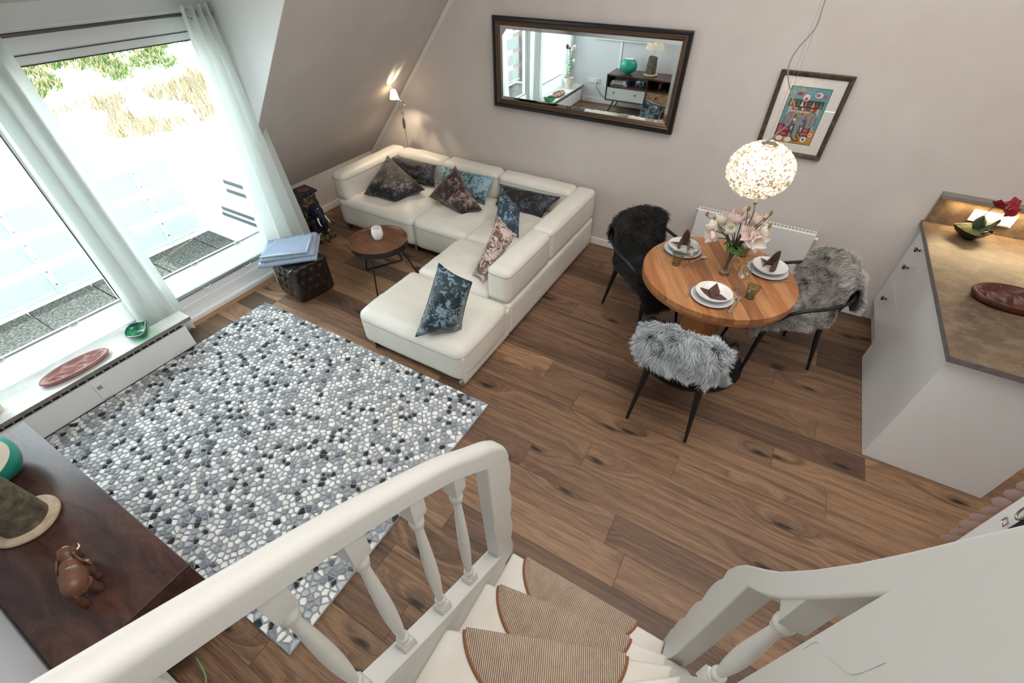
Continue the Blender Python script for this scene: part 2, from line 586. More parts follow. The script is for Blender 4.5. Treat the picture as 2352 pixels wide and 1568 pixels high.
def blind(y0, y1, label, clips):
    t = thing('pleated_blind', label, 'blind', (-3.905, (y0 + y1) / 2, 0.25), 'pleated blinds at the foot of the windows')
    P = []
    n = 22
    for i in range(n + 1):
        z = 0.262 + (0.455 - 0.262) * i / n
        P.append([(-3.905 + (0.006 if i % 2 else -0.006), y0, z), (-3.905 + (0.006 if i % 2 else -0.006), y1, z)])
    MB().grid(P).build('pleated_cloth', BLIND, parent=t)
    al = plain('aluminium_rail', '#B9C0C4', 0.35, 0.6) if 'al' not in MAT else MAT['al']
    MAT['al'] = al
    MB().box((-3.915, y0, 0.452), (-3.895, y1, 0.466)).build('top_rail', al, parent=t)
    MB().box((-3.917, y0, 0.238), (-3.893, y1, 0.262)).build('bottom_rail', al, parent=t)
    for y in clips:
        for z in (0.466, 0.238):
            MB().tube([(-3.893, y + 0.028 * math.cos(a), z - 0.004 - 0.018 * abs(math.sin(a))) for a in np.linspace(0, PI, 9)], 0.005, 6).build('handle', PVC, parent=t)


blind(1.115, 2.195, 'white pleated blind at the foot of the right window, past the middle curtain', (1.45, 1.85))
blind(-0.355, 0.875, 'white pleated blind at the foot of the left window above the marble shelf', (0.12, 0.55))

# ------------------------------------------------------------------ outside: terrace, balustrade, side screen, dune
terr = struct(MB().box((-5.5, -1.2, -0.2), (-4.02, 2.9, -0.03)).build('terrace_ground', plain('light_terrace_bed', '#CFCBC4', 0.9)))
AGG = mottled('exposed_aggregate_slab', [(0.36, '#22251F'), (0.5, '#434641'), (0.62, '#75766F'), (0.7, '#34382C')], 42, 0.9, 4, bump=0.4, nrough=0.8)
for i, y in enumerate((-0.98, -0.47, 0.04, 0.55, 1.06, 1.57, 2.08)):
    o = MB().box((-5.30, y, -0.03), (-4.80, y + 0.50, 0.0)).build('slab', AGG, bevel=0.004); o.parent = terr
PALE = mottled('pale_terrace_slab', [(0.3, '#C9CBCB'), (0.7, '#E2E4E4')], 20, 0.85)
for i, y in enumerate((-0.98, -0.47, 0.04, 0.55, 1.06, 1.57, 2.08)):
    o = MB().box((-4.79, y, -0.03), (-4.03, y + 0.50, 0.0)).build('slab', PALE, bevel=0.004); o.parent = terr

bal = thing('terrace_balustrade', 'white frosted panel balustrade with bolted posts on the terrace outside the window', 'railing', (-5.33, 0.9, 0))
RAILW = plain('white_balustrade_metal', '#F1F4F4', 0.4)
for y in (-0.19, 0.85, 1.89):
    MB().box((-5.36, y - 0.022, 0.0), (-5.315, y + 0.022, 0.88)).build('post', RAILW, parent=bal, bevel=0.004)
    b = MB()
    for z in np.linspace(0.12, 0.78, 6): b.lathe([(0, 0), (0.009, 0), (0.009, 0.006), (0, 0.007)], n=8, mx=Matrix.Translation((-5.314, y, z)) @ Matrix.Rotation(PI / 2, 4, 'Y'))
    b.build('bolt', CHROME, parent=bal, kind='stuff')
for y0 in (-1.22, -0.18, 0.86, 1.90):
    y1 = min(y0 + 1.02, 2.25)
    for z0, z1 in ((0.05, 0.25), (0.33, 0.52), (0.60, 0.80)):
        MB().box((-5.352, y0, z0), (-5.342, y1, z1)).build('frosted_panel', FROST, parent=bal)
for z in (0.03, 0.885):
    MB().box((-5.365, -1.2, z - 0.014), (-5.33, 2.27, z + 0.014)).build('rail', RAILW, parent=bal)
scr = thing('terrace_side_screen', 'white side screen with dark slots at the far end of the terrace', 'screen', (-4.7, 2.29, 0))
MB().box((-5.32, 2.272, 0.0), (-4.03, 2.31, 1.05)).build('screen_wall', RAILW, parent=scr)
SLOT = plain('dark_slot', '#4A5157', 0.7)
for x0, x1, z in ((-4.51, -4.12, 0.715), (-4.52, -4.12, 0.625), (-4.76, -4.12, 0.385), (-4.80, -4.12, 0.315)):
    MB().box((x0, 2.266, z), (x1, 2.273, z + 0.036)).build('slot', SLOT, parent=scr)

BRICK = NT('brown_brick')
_bt = BRICK.n('TexBrick')
BRICK.put(_bt, 'Vector', BRICK.coord('Object', (4, 4, 4), (PI / 2, 0, 0)))
_bt.inputs['Color1'].default_value = lin('#55463F'); _bt.inputs['Color2'].default_value = lin('#66564E'); _bt.inputs['Mortar'].default_value = lin('#8F8781')
BRICK.set(col=_bt.outputs[0], rough=0.9)
struct(MB().box((-5.5, -1.35, -0.1), (-4.03, -1.2, 2.6)).build('wall_brick', BRICK.m))

SAND = mottled('pale_dune_sand', [(0.3, '#E4DDCF'), (0.7, '#F1ECE2')], 2, 0.95)
P = []
for i in range(26):
    row = []
    for j in range(30):
        x = -5.9 - i * 0.5; y = -6 + j * 0.8
        z = -1.7 + 0.34 * (-x - 6.0) if x > -14.2 else -1.7 + 0.34 * 8.2 - 0.5 * (-x - 14.2)
        row.append((x, y, z + 0.35 * noise.noise(V((x * 0.5, y * 0.5, 0)))))
    P.append(row)
hill = struct(MB().grid(P).build('terrain', SAND, smooth=180))


def hz(x, y): return (-1.7 + 0.34 * (-x - 6.0) if x > -14.2 else -1.7 + 0.34 * 8.2 - 0.5 * (-x - 14.2)) + 0.35 * noise.noise(V((x * 0.5, y * 0.5, 0)))


def tuft_field(name, label, cat, n, xr, yr, mats, hgt, wid, seed, spread=0.5):
    r = random.Random(seed)
    b = MB()
    for _ in range(n):
        x, y = r.uniform(*xr), r.uniform(*yr)
        if noise.noise(V((x * 1.3, y * 1.3, seed))) < (-0.02 if hgt > 0.2 else -0.12): continue
        z = hz(x, y)
        b.cur = r.randrange(len(mats))
        for k in range(5):
            dx, dy = r.uniform(-1, 1) * spread * hgt, r.uniform(-1, 1) * spread * hgt
            h = hgt * r.uniform(0.5, 1.2); w = wid * r.uniform(0.6, 1.3); a = r.uniform(0, PI)
            b.add([(x - w * math.cos(a), y - w * math.sin(a), z - 0.05), (x + w * math.cos(a), y + w * math.sin(a), z - 0.05), (x + dx, y + dy, z + h)], [(0, 1, 2)])
    o = b.build(name, mats, loc=(sum(xr) / 2, sum(yr) / 2, hz(sum(xr) / 2, sum(yr) / 2)))
    return tag(o, label, cat, kind='stuff')


tuft_field('dune_grass', 'dry brown dune grass on the sandy slope outside', 'grass', 2300, (-11.6, -10.2), (2.4, 6.2),
           [plain('dry_grass', '#A2936F', 0.9), plain('dry_grass_pale', '#CBBE9F', 0.9), plain('dry_grass_dark', '#6F6247', 0.9)], 0.30, 0.006, 3)
tuft_field('dune_shrubs', 'low green and brown shrubs along the top of the dune outside', 'shrubs', 2600, (-13.3, -12.0), (2.0, 8.0),
           [plain('shrub_green', '#466B2E', 0.9), plain('shrub_olive', '#6F7E48', 0.9), plain('shrub_brown', '#C2B08C', 0.9)], 0.13, 0.022, 4, 1.2)

# ================================================================== WINDOW SIDE
rod = MB().tube([(-3.80, -0.47, 2.09), (-3.80, 2.315, 2.09)], 0.011, 12).build('curtain_rod', plain('dark_steel_rod', '#6E6D6B', 0.3, 0.9), loc=(-3.80, 1.1, 2.09), smooth=40)
tag(rod, 'long dark metal curtain rod across the top of the dormer window', 'curtain rod')


def curtain(label, top, bot, zt, zb, waves, amp, x0, seed, ph=0.0, flare=1.0, grommets=()):
    """hanging cloth with pleats; top, bot = (y0, y1)"""
    t = thing('curtain', label, 'curtain', (x0, sum(top) / 2, zb), 'white curtains on the rod')
    r = random.Random(seed)
    nz_, ny = 22, waves * 14
    P = []
    for i in range(nz_ + 1):
        f = i / nz_
        z = zt + (zb - zt) * f
        ya = top[0] + (bot[0] - top[0]) * f ** 0.9
        yb = top[1] + (bot[1] - top[1]) * f ** 0.9
        row = []
        for j in range(ny + 1):
            s = j / ny
            y = ya + (yb - ya) * s + 0.006 * noise.noise(V((s * 3, f * 1.2, seed)))
            w = math.sin(2 * PI * waves * s + ph + 0.5 * noise.noise(V((s * 1.5, f * 0.7, seed + 5))))
            a = amp * (0.85 + 0.5 * f * flare)
            row.append((x0 + a * w + 0.004 * noise.noise(V((s * 5, f * 2, seed + 9))), y, z))
        P.append(row)
    MB().grid(P).build('cloth', CURTAIN, parent=t, smooth=180)
    for y in grommets:
        MB().tube([(-3.80 + 0.024 * math.cos(a) * 0.35 + 0.045, y + 0.024 * math.cos(a), 2.09 + 0.024 * math.sin(a)) for a in np.linspace(0, 2 * PI, 17)[:-1]], 0.006, 6, closed=True).build('grommet', CHROME, parent=t, smooth=60)
    return t


curtain('long white curtain hanging behind the tufted ottoman, right of the window', (2.09, 2.312), (1.96, 2.50), 2.145, 0.02, 4, 0.052, -3.765, 2, 0.4, 0.9, (2.14, 2.22, 2.28))
curtain('long white curtain hanging between the two windows, behind the marble shelf end', (0.86, 1.10), (0.835, 1.16), 2.145, 0.02, 3, 0.075, -3.80, 8, 1.0, -0.55, (0.90, 1.0))
curtain('white curtain in the near window corner beside the flower pot, seen in the mirror', (-0.46, -0.20), (-0.46, -0.16), 2.145, 0.30, 3, 0.035, -3.84, 14, 0.2, 0.2)

# convector with grille, marble shelf
cv = thing('convector_heater', 'low white convector heater along the window, under the marble shelf', 'heater', (-3.66, 0.3, 0))
MB().box((-3.60, -0.46, 0.012), (-3.583, 1.048, 0.205)).build('front_panel', WHITE, parent=cv, bevel=0.003)
MB().box((-3.69, -0.46, 0.0), (-3.605, 1.034, 0.20)).build('heater_body', DARKMETAL, parent=cv)
MB().box((-3.70, 1.035, 0.0), (-3.60, 1.048, 0.205)).build('end_cap', WHITE, parent=cv)
MB().box((-3.61, -0.46, 0.205), (-3.601, 1.03, 0.246)).build('grille_back', DARKMETAL, parent=cv)
g = MB()
for y in np.arange(-0.43, 1.03, 0.052): g.box((-3.601, y, 0.205), (-3.590, y + 0.009, 0.246))
g.build('grille_bars', plain('grey_grille_metal', '#9EA2A2', 0.4, 0.3), parent=cv, kind='stuff')
th = MB().box((-3.583, 0.352, 0.030), (-3.574, 0.412, 0.165)).build('control_flap', WHITE, parent=cv, bevel=0.003)
k = MB()
for y in (0.368, 0.378, 0.388): k.box((-3.5745, y, 0.115), (-3.5732, y + 0.005, 0.145))
k.build('control_mark', DARKMETAL, parent=th)
shelf = thing('window_shelf', 'long grey marble shelf over the white convector heater by the window', 'shelf', (-3.7, 0.3, 0.25))
MB().prism([(-3.868, -0.475), (-3.553, -0.475), (-3.553, 1.10), (-3.695, 1.10), (-3.695, 0.80), (-3.868, 0.80)], 0.248, 0.279, 'z').build('marble_slab', MARBLE, parent=shelf, bevel=0.002)
MB().box((-3.5535, -0.475, 0.249), (-3.552, 1.099, 0.278)).build('slab_edge', MARBLE_EDGE, parent=shelf)
for y in (-0.3, 0.95): MB().box((-3.69, y, 0.20), (-3.62, y + 0.03, 0.248)).build('bracket', DARKMETAL, parent=shelf)


def snack_tray(name, label, loc, a, b, h, rz, mat, lobes, z0=0.0):
    """oval wooden tray with hollows divided by wavy ridges"""
    t = thing(name, label, 'tray', loc, 'wooden snack trays', local=True)
    n, na = 104, 96
    P = []
    for i in range(n + 1):
        row = []
        for j in range(n + 1):
            p, q = -1 + 2 * i / n, -1 + 2 * j / n
            u, v = p * math.sqrt(1 - q * q / 2), q * math.sqrt(1 - p * p / 2)
            r_ = math.hypot(u, v)
            s = u * lobes * 0.5 + 0.34 * math.sin(v * 2.6)
            d1 = abs((s + 50) % 1.0 - 0.5) * 2
            mid = abs(v - 0.20 * math.sin(u * lobes * PI + 0.6)) + 0.03
            dd = [max(0.0, x) for x in ((1 - d1) * 1.2 + 0.02, mid * 2.0, (0.95 - r_) * 3.0)]
            d = min(1.0, 1 / sum((1 / (x + 0.02)) ** 3 for x in dd) ** (1 / 3) * 1.1)
            d = d * d / (d + 0.10) * 1.1
            row.append((0.955 * a * u, 0.955 * b * v, h - 0.001 - (h * 0.78) * math.sin(min(1.0, d) * PI / 2)))
        P.append(row)
    m_ = MB().grid(P)
    prof = [[(a * k_ * math.cos(2 * PI * j / na), b * k_ * math.sin(2 * PI * j / na), z) for j in range(na)] for k_, z in ((0.94, h - 0.004), (0.955, h + 0.001), (0.985, h + 0.001), (1.012, h * 0.75), (0.96, h * 0.25), (0.82, 0.0), (0.0, 0.0))]
    m_.grid(prof, cv=True)
    m_.build('tray_body', mat, parent=t, smooth=50)
    t.rotation_euler = (0, 0, rz)
    return t


PINKWOOD = mottled('pinkish_wood', [(0.3, '#8A5D58'), (0.7, '#B98D86')], 6, 0.45, 6, stretch=(1, 5, 1))
REDWOOD = mottled('red_brown_wood', [(0.3, '#371610'), (0.7, '#5E2C1E')], 7, 0.42, 6, stretch=(1, 4, 1))
snack_tray('wooden_snack_tray', 'pinkish wooden snack tray with six hollows on the marble window shelf', (-3.668, 0.37, 0.279), 0.205, 0.085, 0.034, R(88), PINKWOOD, 3)

# emerald glass bowl with a raised lip
t = thing('emerald_glass_bowl', 'emerald green glass bowl with one raised lip on the marble window shelf', 'bowl', (-3.645, 0.785, 0.279), local=True)
P = []
for i in range(15):
    f = i / 14
    row = []
    for j in range(40):
        a = 2 * PI * j / 40
        r_ = 0.092 * (0.45 + 0.55 * math.sin(f * PI * 0.56))
        lip = 0.055 * max(0, math.cos(a - 0.9)) ** 3 - 0.012 * max(0, math.cos(a - 0.9 - PI)) ** 2
        row.append((r_ * math.cos(a) * (1.02 + 0.1 * math.cos(2 * a)), r_ * math.sin(a) * 0.86, 0.004 + f ** 1.3 * (0.058 + lip)))
    P.append(row)
b = MB().grid(P, cv=True)
b.add(P[0], [tuple(range(39, -1, -1))])
o = b.build('glass_body', TEAL_GLASS, parent=t, smooth=180, solid=0.007)
MB().tube(P[-1], 0.0045, 6, closed=True).build('rim', clear('dark_emerald_rim', '#0F6F62', 0.25), parent=t, smooth=180)

# flower pot with white and red flowers (mostly seen in the mirror)
t = thing('flower_pot', 'weathered white clay pot of white flowers at the near end of the marble shelf', 'potted flowers', (-3.70, -0.10, 0.279), local=True)
CLAY = mottled('weathered_white_clay', [(0.3, '#C6BCA9'), (0.6, '#E2DCCF'), (0.8, '#B7AA93')], 14, 0.8, 5, bump=0.2)
MB().lathe([(0, 0), (0.062, 0), (0.085, 0.13), (0.085, 0.15), (0.093, 0.152), (0.093, 0.172), (0.082, 0.172), (0.078, 0.15), (0, 0.145)], n=32).build('pot', CLAY, parent=t, smooth=40)
r = random.Random(5)
STEM = plain('green_stem', '#3E6B3A', 0.6); LEAF = plain('green_leaf', '#3F7A4A', 0.5); WPET = plain('white_petal', '#F4F1EA', 0.6); RPET = plain('dark_red_petal', '#7C1F33', 0.6)
for i in range(6):
    a = r.uniform(0, 6.28); h = r.uniform(0.28, 0.52)
    e = V((0.07 * math.cos(a), 0.07 * math.sin(a), 0.15 + h))
    MB().tube(bez([(0.02 * math.cos(a), 0.02 * math.sin(a), 0.14), (0.05 * math.cos(a + 1), 0.05 * math.sin(a + 1), 0.15 + h * 0.5), e]), 0.003, 6).build('stem', STEM, parent=t, smooth=180)
    f = MB()
    for k in range(9):
        d = V((r.gauss(0, 1), r.gauss(0, 1), r.gauss(0.4, 0.8))).normalized() * 0.02
        f.lathe([(0, -0.02), (0.017, 0), (0, 0.02)], c=tuple(e + d), n=7)
    f.build('blossom', WPET if i % 3 else RPET, parent=t, smooth=180)
lf = MB()
for i in range(60):
    z = r.uniform(0.16, 0.5); a = r.uniform(0, 6.28); c = V((0.06 * math.cos(a) * r.random(), 0.06 * math.sin(a) * r.random(), z)); d = V((math.cos(a), math.sin(a), r.uniform(-.4, .6))) * 0.045; s = V((-math.sin(a), math.cos(a), 0)) * 0.014
    lf.add([c, c + d * 0.5 + s, c + d, c + d * 0.5 - s], [(0, 1, 2, 3)])
lf.build('foliage', LEAF, parent=t, kind='stuff')

# ------------------------------------------------------------------ ottoman
def tuft_pts(n):
    pts = []
    for i in range(n):
        for j in range(n + (i % 2)):
            pts.append(((j + 0.5 - 0.5 * (i % 2)) / n * 1.9 - 0.95, (i + 0.5) / n * 2 - 1))
    return [p for p in pts if abs(p[0]) < 0.93]


ot = thing('ottoman', 'dark brown tufted leather cube ottoman beside the window curtain', 'ottoman', (-3.405, 2.05, 0), local=True)
vs, fs = lattice_box(30, 30, 30)
out = []
TP = tuft_pts(4)
S = 0.172
for p in vs:
    p = V(p)
    q = V([max(-0.87, min(0.87, c)) for c in p])
    d = p - q
    if d.length > 0: p = q + d.normalized() * 0.13
    w = p * S
    ax = max(range(3), key=lambda i: abs(p[i]))
    uv = [p[i] for i in range(3) if i != ax]
    if ax != 2:
        rr = min(math.hypot(uv[0] - a, uv[1] - b_) for (a, b_) in TP)
        edge_ = max(abs(uv[0]), abs(uv[1]))
        dep = 0.0
        puff = 0.017 * min(1.0, rr / 0.24) ** 0.65 * (1 - max(0, edge_ - 0.8) / 0.2 * 0.4) - 0.006
        puff *= 1 - max(0.0, edge_ - 0.9) * 5
        w = w + V([(1 if p[ax] > 0 else -1) if i == ax else 0 for i in range(3)]) * (puff - dep)
    elif p.z > 0:
        g_ = max(math.exp(-(uv[0] / 0.015) ** 2), math.exp(-(uv[1] / 0.015) ** 2)) * 0.003
        w = w + V((0, 0, 0.006 * (1 - abs(uv[0]) ** 4) * (1 - abs(uv[1]) ** 4) - g_))
    out.append(w + V((0, 0, S + 0.012)))
MB().add(out, fs).build('tufted_body', DLEATHER, parent=ot, smooth=180)
for z in (0.352,):
    MB().tube([(sx * (S - 0.008), sy * (S - 0.008), z - 0.008) for sx, sy in ((-1, -1), (1, -1), (1, 1), (-1, 1))], 0.003, 6, closed=True).build('seam', DLEATHER, parent=ot)
for sx in (-1, 1):
    for sy in (-1, 1): MB().box((sx * 0.12 - 0.02, sy * 0.12 - 0.02, 0), (sx * 0.12 + 0.02, sy * 0.12 + 0.02, 0.02)).build('foot', DARKMETAL, parent=ot)
ot.rotation_euler = (0, 0, R(-7))

# ------------------------------------------------------------------ folded blanket
BLUE = plain('light_blue_knit', '#A6B9CE', 0.9, sheen=0.2)
bl = thing('throw_blanket', 'folded light blue ribbed knit blanket on the dark leather ottoman', 'blanket', (-3.48, 2.03, 0.37))


def rib_slab(FL, FR, BR, BL, z0, z1, amp, period, along, seed, wave=0.006):
    """folded cloth layer: ribs as ridges over top and edges; along = 0 ribs run front to back, 1 left to right"""
    FL, FR, BR, BL = [V(p) for p in (FL, FR, BR, BL)]
    lu = (FR - FL).length; lv = (BL - FL).length
    nu, nv = (int(lu / period * 7), 40) if along == 0 else (44, int(lv / period * 7))

    def pt(u, v, s_):
        q = FL * (1 - u) * (1 - v) + FR * u * (1 - v) + BR * u * v + BL * (1 - u) * v
        d = u * lu if along == 0 else v * lv
        e_ = min(u * lu, (1 - u) * lu, v * lv, (1 - v) * lv)
        r_ = (z1 - z0) / 2
        k_ = math.sqrt(max(0.0, 1 - (1 - min(1.0, e_ / r_)) ** 2))
        rib = amp * math.sin(2 * PI * d / period + 1.5 * noise.noise(V((u * 3, v * 3, seed))))
        z = (z0 + z1) / 2 + s_ * (r_ * k_ + (rib if s_ > 0 else 0) * min(1.0, e_ / 0.004)) + wave * noise.noise(V((u * 3 + seed, v * 3, 0)))
        c_ = (FL + FR + BR + BL) / 4
        q = q + (q - c_).normalized() * rib * (1 - k_)
        return (q.x, q.y, z)
    top_ = [[pt(i / nu, j / nv, 1) for j in range(nv + 1)] for i in range(nu + 1)]
    bot = [[pt(i / nu, j / nv, -1) for j in range(nv, -1, -1)] for i in range(nu + 1)]
    return MB().grid(top_).grid(bot)


rib_slab((-3.505, 1.735), (-3.165, 2.075), (-3.46, 2.385), (-3.74, 2.02), 0.368, 0.415, 0.0045, 0.021, 0, 1).build('lower_fold', BLUE, parent=bl, smooth=180)
rib_slab((-3.495, 1.760), (-3.185, 2.075), (-3.46, 2.36), (-3.715, 2.02), 0.412, 0.452, 0.0045, 0.021, 0, 5).build('middle_fold', BLUE, parent=bl, smooth=180)
rib_slab((-3.495, 1.775), (-3.220, 2.030), (-3.41, 2.27), (-3.62, 2.03), 0.452, 0.474, 0.0042, 0.017, 1, 9).build('top_flap', BLUE, parent=bl, smooth=180)
HEM = plain('blanket_hem_blue', '#BCCBDA', 0.9)
for a_, b_ in (((-3.495, 1.782, 0.468), (-3.222, 2.034, 0.468)), ((-3.222, 2.034, 0.468), (-3.41, 2.265, 0.468))):
    MB().tube([a_, V(a_).lerp(V(b_), 0.5) + V((0, 0, 0.004)), b_], 0.010, 8, flat=0.55, up=(0, 0, 1)).build('hem', HEM, parent=bl, smooth=180)

# ------------------------------------------------------------------ elephant plant stand
NAVY = mottled('dark_blue_glazed_ceramic', [(0.3, '#0A0D20'), (0.55, '#1C2138'), (0.7, '#5A5038')], 38, 0.22, 4, nrough=0.7)
GOLD = mottled('antique_gold_pattern', [(0.47, '#15141C'), (0.53, '#5A4E38'), (0.75, '#A89870')], 60, 0.45, 3)
IVORY = plain('ivory_tusk', '#EDE6D2', 0.4)
es = thing('elephant_plant_stand', 'dark blue ceramic elephant plant stand with white tusks beside the sofa arm', 'plant stand', (-4.09, 2.82, 0), local=True)
MB().box((-0.165, -0.105, 0), (0.165, 0.105, 0.052)).build('base_plinth', GOLD, parent=es, bevel=0.006)
blob('elephant_body', [('e', (-0.06, 0, 0.235), (0.13, 0.088, 0.10)), ('e', (0.075, 0, 0.27), (0.075, 0.065, 0.085)), ('e', (0.095, 0, 0.30), (0.05, 0.05, 0.045)),
                       ('l', [(-0.11, 0.05, 0.2), (-0.11, 0.055, 0.05)], [0.048, 0.036]), ('l', [(-0.11, -0.05, 0.2), (-0.11, -0.055, 0.05)], [0.048, 0.036]),
                       ('l', [(0.04, 0.05, 0.2), (0.055, 0.055, 0.05)], [0.046, 0.036]), ('l', [(0.04, -0.05, 0.2), (0.055, -0.055, 0.05)], [0.046, 0.036]),
                       ('l', [(0.12, 0, 0.27), (0.155, 0, 0.2), (0.145, 0, 0.12), (0.12, 0, 0.07)], [0.038, 0.03, 0.024, 0.02])], NAVY, es, 0.009)
for s in (-1, 1):
    e_ = MB()
    P = [[(0.035 + 0.01 * math.cos(PI * i / 8) - 0.055 * (j / 6), s * (0.062 + 0.032 * (j / 6)), 0.33 - 0.14 * (i / 8) * (1 - 0.25 * j / 6)) for j in range(7)] for i in range(9)]
    e_.grid(P).build('ear', NAVY, parent=es, smooth=180, solid=0.014)
    MB().tube(bez([(0.125, s * 0.042, 0.235), (0.16, s * 0.055, 0.19), (0.185, s * 0.05, 0.17)]), [0.011, 0.011, 0.0105, 0.010, 0.0095, 0.009, 0.0085, 0.008, 0.0075, 0.007, 0.0065, 0.006, 0.005, 0.004, 0.003, 0.002, 0.001], 8).build('tusk', IVORY, parent=es, smooth=180)
    for k_ in (0, 1): MB().lathe([(0, -0.016), (0.011, -0.011), (0.015, 0), (0.011, 0.011), (0, 0.016)], c=(0.092, s * (0.045 + 0.022 * k_), 0.064), n=10).build('toenail', plain('tan_toenail', '#A48A5E', 0.4) if 'toe' not in MAT else MAT['toe'], parent=es, smooth=180)
MB().prism([(-0.15, 0.33), (-0.16, 0.12), (-0.1, 0.09), (-0.02, 0.12), (0.02, 0.24), (0.02, 0.36)], -0.094, 0.094, 'y').build('saddle_cloth', GOLD, parent=es, bevel=0.02)
MB().box((-0.15, -0.075, 0.34), (0.02, 0.075, 0.44)).build('howdah', GOLD, parent=es, bevel=0.008)
MB().box((-0.165, -0.095, 0.435), (0.045, 0.095, 0.46)).build('seat_plate', NAVY, parent=es, bevel=0.008)
MB().lathe([(0, 0.0), (0.06, 0.0), (0.065, 0.001), (0.06, 0.002), (0, 0.002)], c=(-0.06, 0, 0.46), n=32).build('medallion', mottled('brown_medallion', [(0.4, '#3A2A22'), (0.6, '#7E6048')], 50, 0.5), parent=es)
es.rotation_euler = (0, 0, R(-6))
es.scale = (1.0, 1.0, 1.13)

# ================================================================== SOFA
def cushion(name, lo, hi, parent, r=0.05, top=0.02, side=0.008, wr=0.004, seam=None, seed=0, step=0.045, edges='', mat=None, seams=True):
    """upholstered block: rounded, puffed, slightly wrinkled, with a stitched seam loop"""
    lo, hi = V(lo), V(hi)
    c = (lo + hi) / 2; h = (hi - lo) / 2
    nx, ny, nz_ = [max(6, min(44, int(2 * x / step * 1.6))) for x in h]

    def deform(p, extra=0.0):
        w = V((p[0] * h.x, p[1] * h.y, p[2] * h.z))
        q = V([max(-h[i] + r, min(h[i] - r, w[i])) for i in range(3)])
        d = w - q
        nrm = V((0, 0, 1))
        if d.length > 1e-9:
            nrm = d.normalized(); w = q + nrm * r
        bu = [(1 - abs(x) ** 3) for x in p]
        if p[2] > 0.9: w.z += top * bu[0] ** 0.8 * bu[1] ** 0.8
        else:
            if abs(p[0]) > 0.9: w.x += (1 if p[0] > 0 else -1) * side * bu[1] * bu[2]
            if abs(p[1]) > 0.9: w.y += (1 if p[1] > 0 else -1) * side * bu[0] * bu[2]
        n1 = noise.noise(V((w.x * 5 + seed, w.y * 5, w.z * 5))) + 0.5 * noise.noise(V((w.x * 11 + seed, w.y * 11, w.z * 11)))
        # creases pulled in from the seams
        ed = max(abs(p[0]), abs(p[1]))
        n2 = abs(noise.noise(V((w.x * 14 + seed * 3, w.y * 14, 2.0)))) * max(0, ed - 0.55) * 1.6
        k_ = 1.0 if p[2] > 0.9 else 0.45
        w += nrm * (wr * k_ * n1 * (1 - 0.7 * max(0.0, ed - 0.7) / 0.3) - wr * k_ * 0.8 * n2 + extra)
        return w + c

    vs, fs = lattice_box(nx, ny, nz_)
    o = MB().add([deform(p) for p in vs], fs).build(name, mat or LEATHER, parent=parent, smooth=180)
    if seams:
        zf = seam if seam is not None else 1 - 1.1 * r / h.z
        loop = []
        k = 26
        for a, b_ in (((-1, -1), (1, -1)), ((1, -1), (1, 1)), ((1, 1), (-1, 1)), ((-1, 1), (-1, -1))):
            for i in range(k):
                t_ = i / k
                loop.append(deform((a[0] + (b_[0] - a[0]) * t_, a[1] + (b_[1] - a[1]) * t_, zf), 0.0005))
        MB().tube(loop, 0.0023, 5, closed=True).build('seam', LSEAM, parent=o, smooth=180)
    return o


sofa = thing('corner_sofa', 'large cream leather corner sofa with a chaise end in front of the mirror wall', 'sofa', (-2.6, 3.0, 0))
Y2 = 4.12
cushion('seat_cushion', (-2.385, 1.735, 0.055), (-1.415, 2.40, 0.365), sofa, 0.06, 0.035, 0.012, 0.014, 0.55, 1)
cushion('seat_cushion', (-2.335, 2.40, 0.055), (-1.60, 3.06, 0.38), sofa, 0.05, 0.03, 0.008, 0.015, 0.6, 2)
cushion('seat_cushion', (-2.30, 3.06, 0.055), (-1.60, 3.93, 0.38), sofa, 0.05, 0.03, 0.004, 0.015, 0.6, 3)
cushion('seat_cushion', (-2.945, 3.07, 0.06), (-2.30, 3.93, 0.385), sofa, 0.055, 0.03, 0.01, 0.016, 0.55, 4)
cushion('seat_cushion', (-3.99, 3.075, 0.06), (-2.945, 3.93, 0.375), sofa, 0.055, 0.03, 0.01, 0.016, 0.55, 5)
cushion('side_base', (-1.61, 2.40, 0.03), (-1.41, Y2, 0.335), sofa, 0.02, 0.0, 0.003, 0.003, 0.9, 6, seams=False)
cushion('side_base', (-4.0, 3.90, 0.05), (-1.41, Y2, 0.335), sofa, 0.02, 0.0, 0.003, 0.003, 0.9, 7, seams=False)
cushion('side_base', (-1.44, 1.76, 0.03), (-1.412, 2.42, 0.30), sofa, 0.01, 0.0, 0.001, 0.001, 0.9, 7, seams=False)
cushion('armrest', (-4.0, 3.085, 0.345), (-3.81, Y2 - 0.01, 0.645), sofa, 0.05, 0.008, 0.008, 0.006, None, 8)
cushion('backrest', (-3.815, 3.92, 0.345), (-3.155, Y2, 0.64), sofa, 0.05, 0.012, 0.008, 0.007, None, 9)
cushion('backrest', (-3.15, 3.91, 0.345), (-2.45, Y2, 0.645), sofa, 0.05, 0.014, 0.01, 0.009, None, 10)
cushion('backrest', (-2.445, 3.92, 0.345), (-1.60, Y2, 0.64), sofa, 0.05, 0.010, 0.008, 0.006, None, 11)
cushion('backrest', (-1.615, 3.12, 0.335), (-1.41, Y2, 0.638), sofa, 0.045, 0.01, 0.006, 0.006, None, 12)
cushion('backrest', (-1.615, 2.395, 0.335), (-1.41, 3.118, 0.638), sofa, 0.045, 0.01, 0.006, 0.006, None, 13)
MB().box((-2.30, 1.79, 0.035), (-1.45, 3.9, 0.075)).build('under_frame', DARKWOOD, parent=sofa)
MB().box((-3.93, 3.14, 0.04), (-1.5, 4.08, 0.075)).build('under_frame', DARKWOOD, parent=sofa)
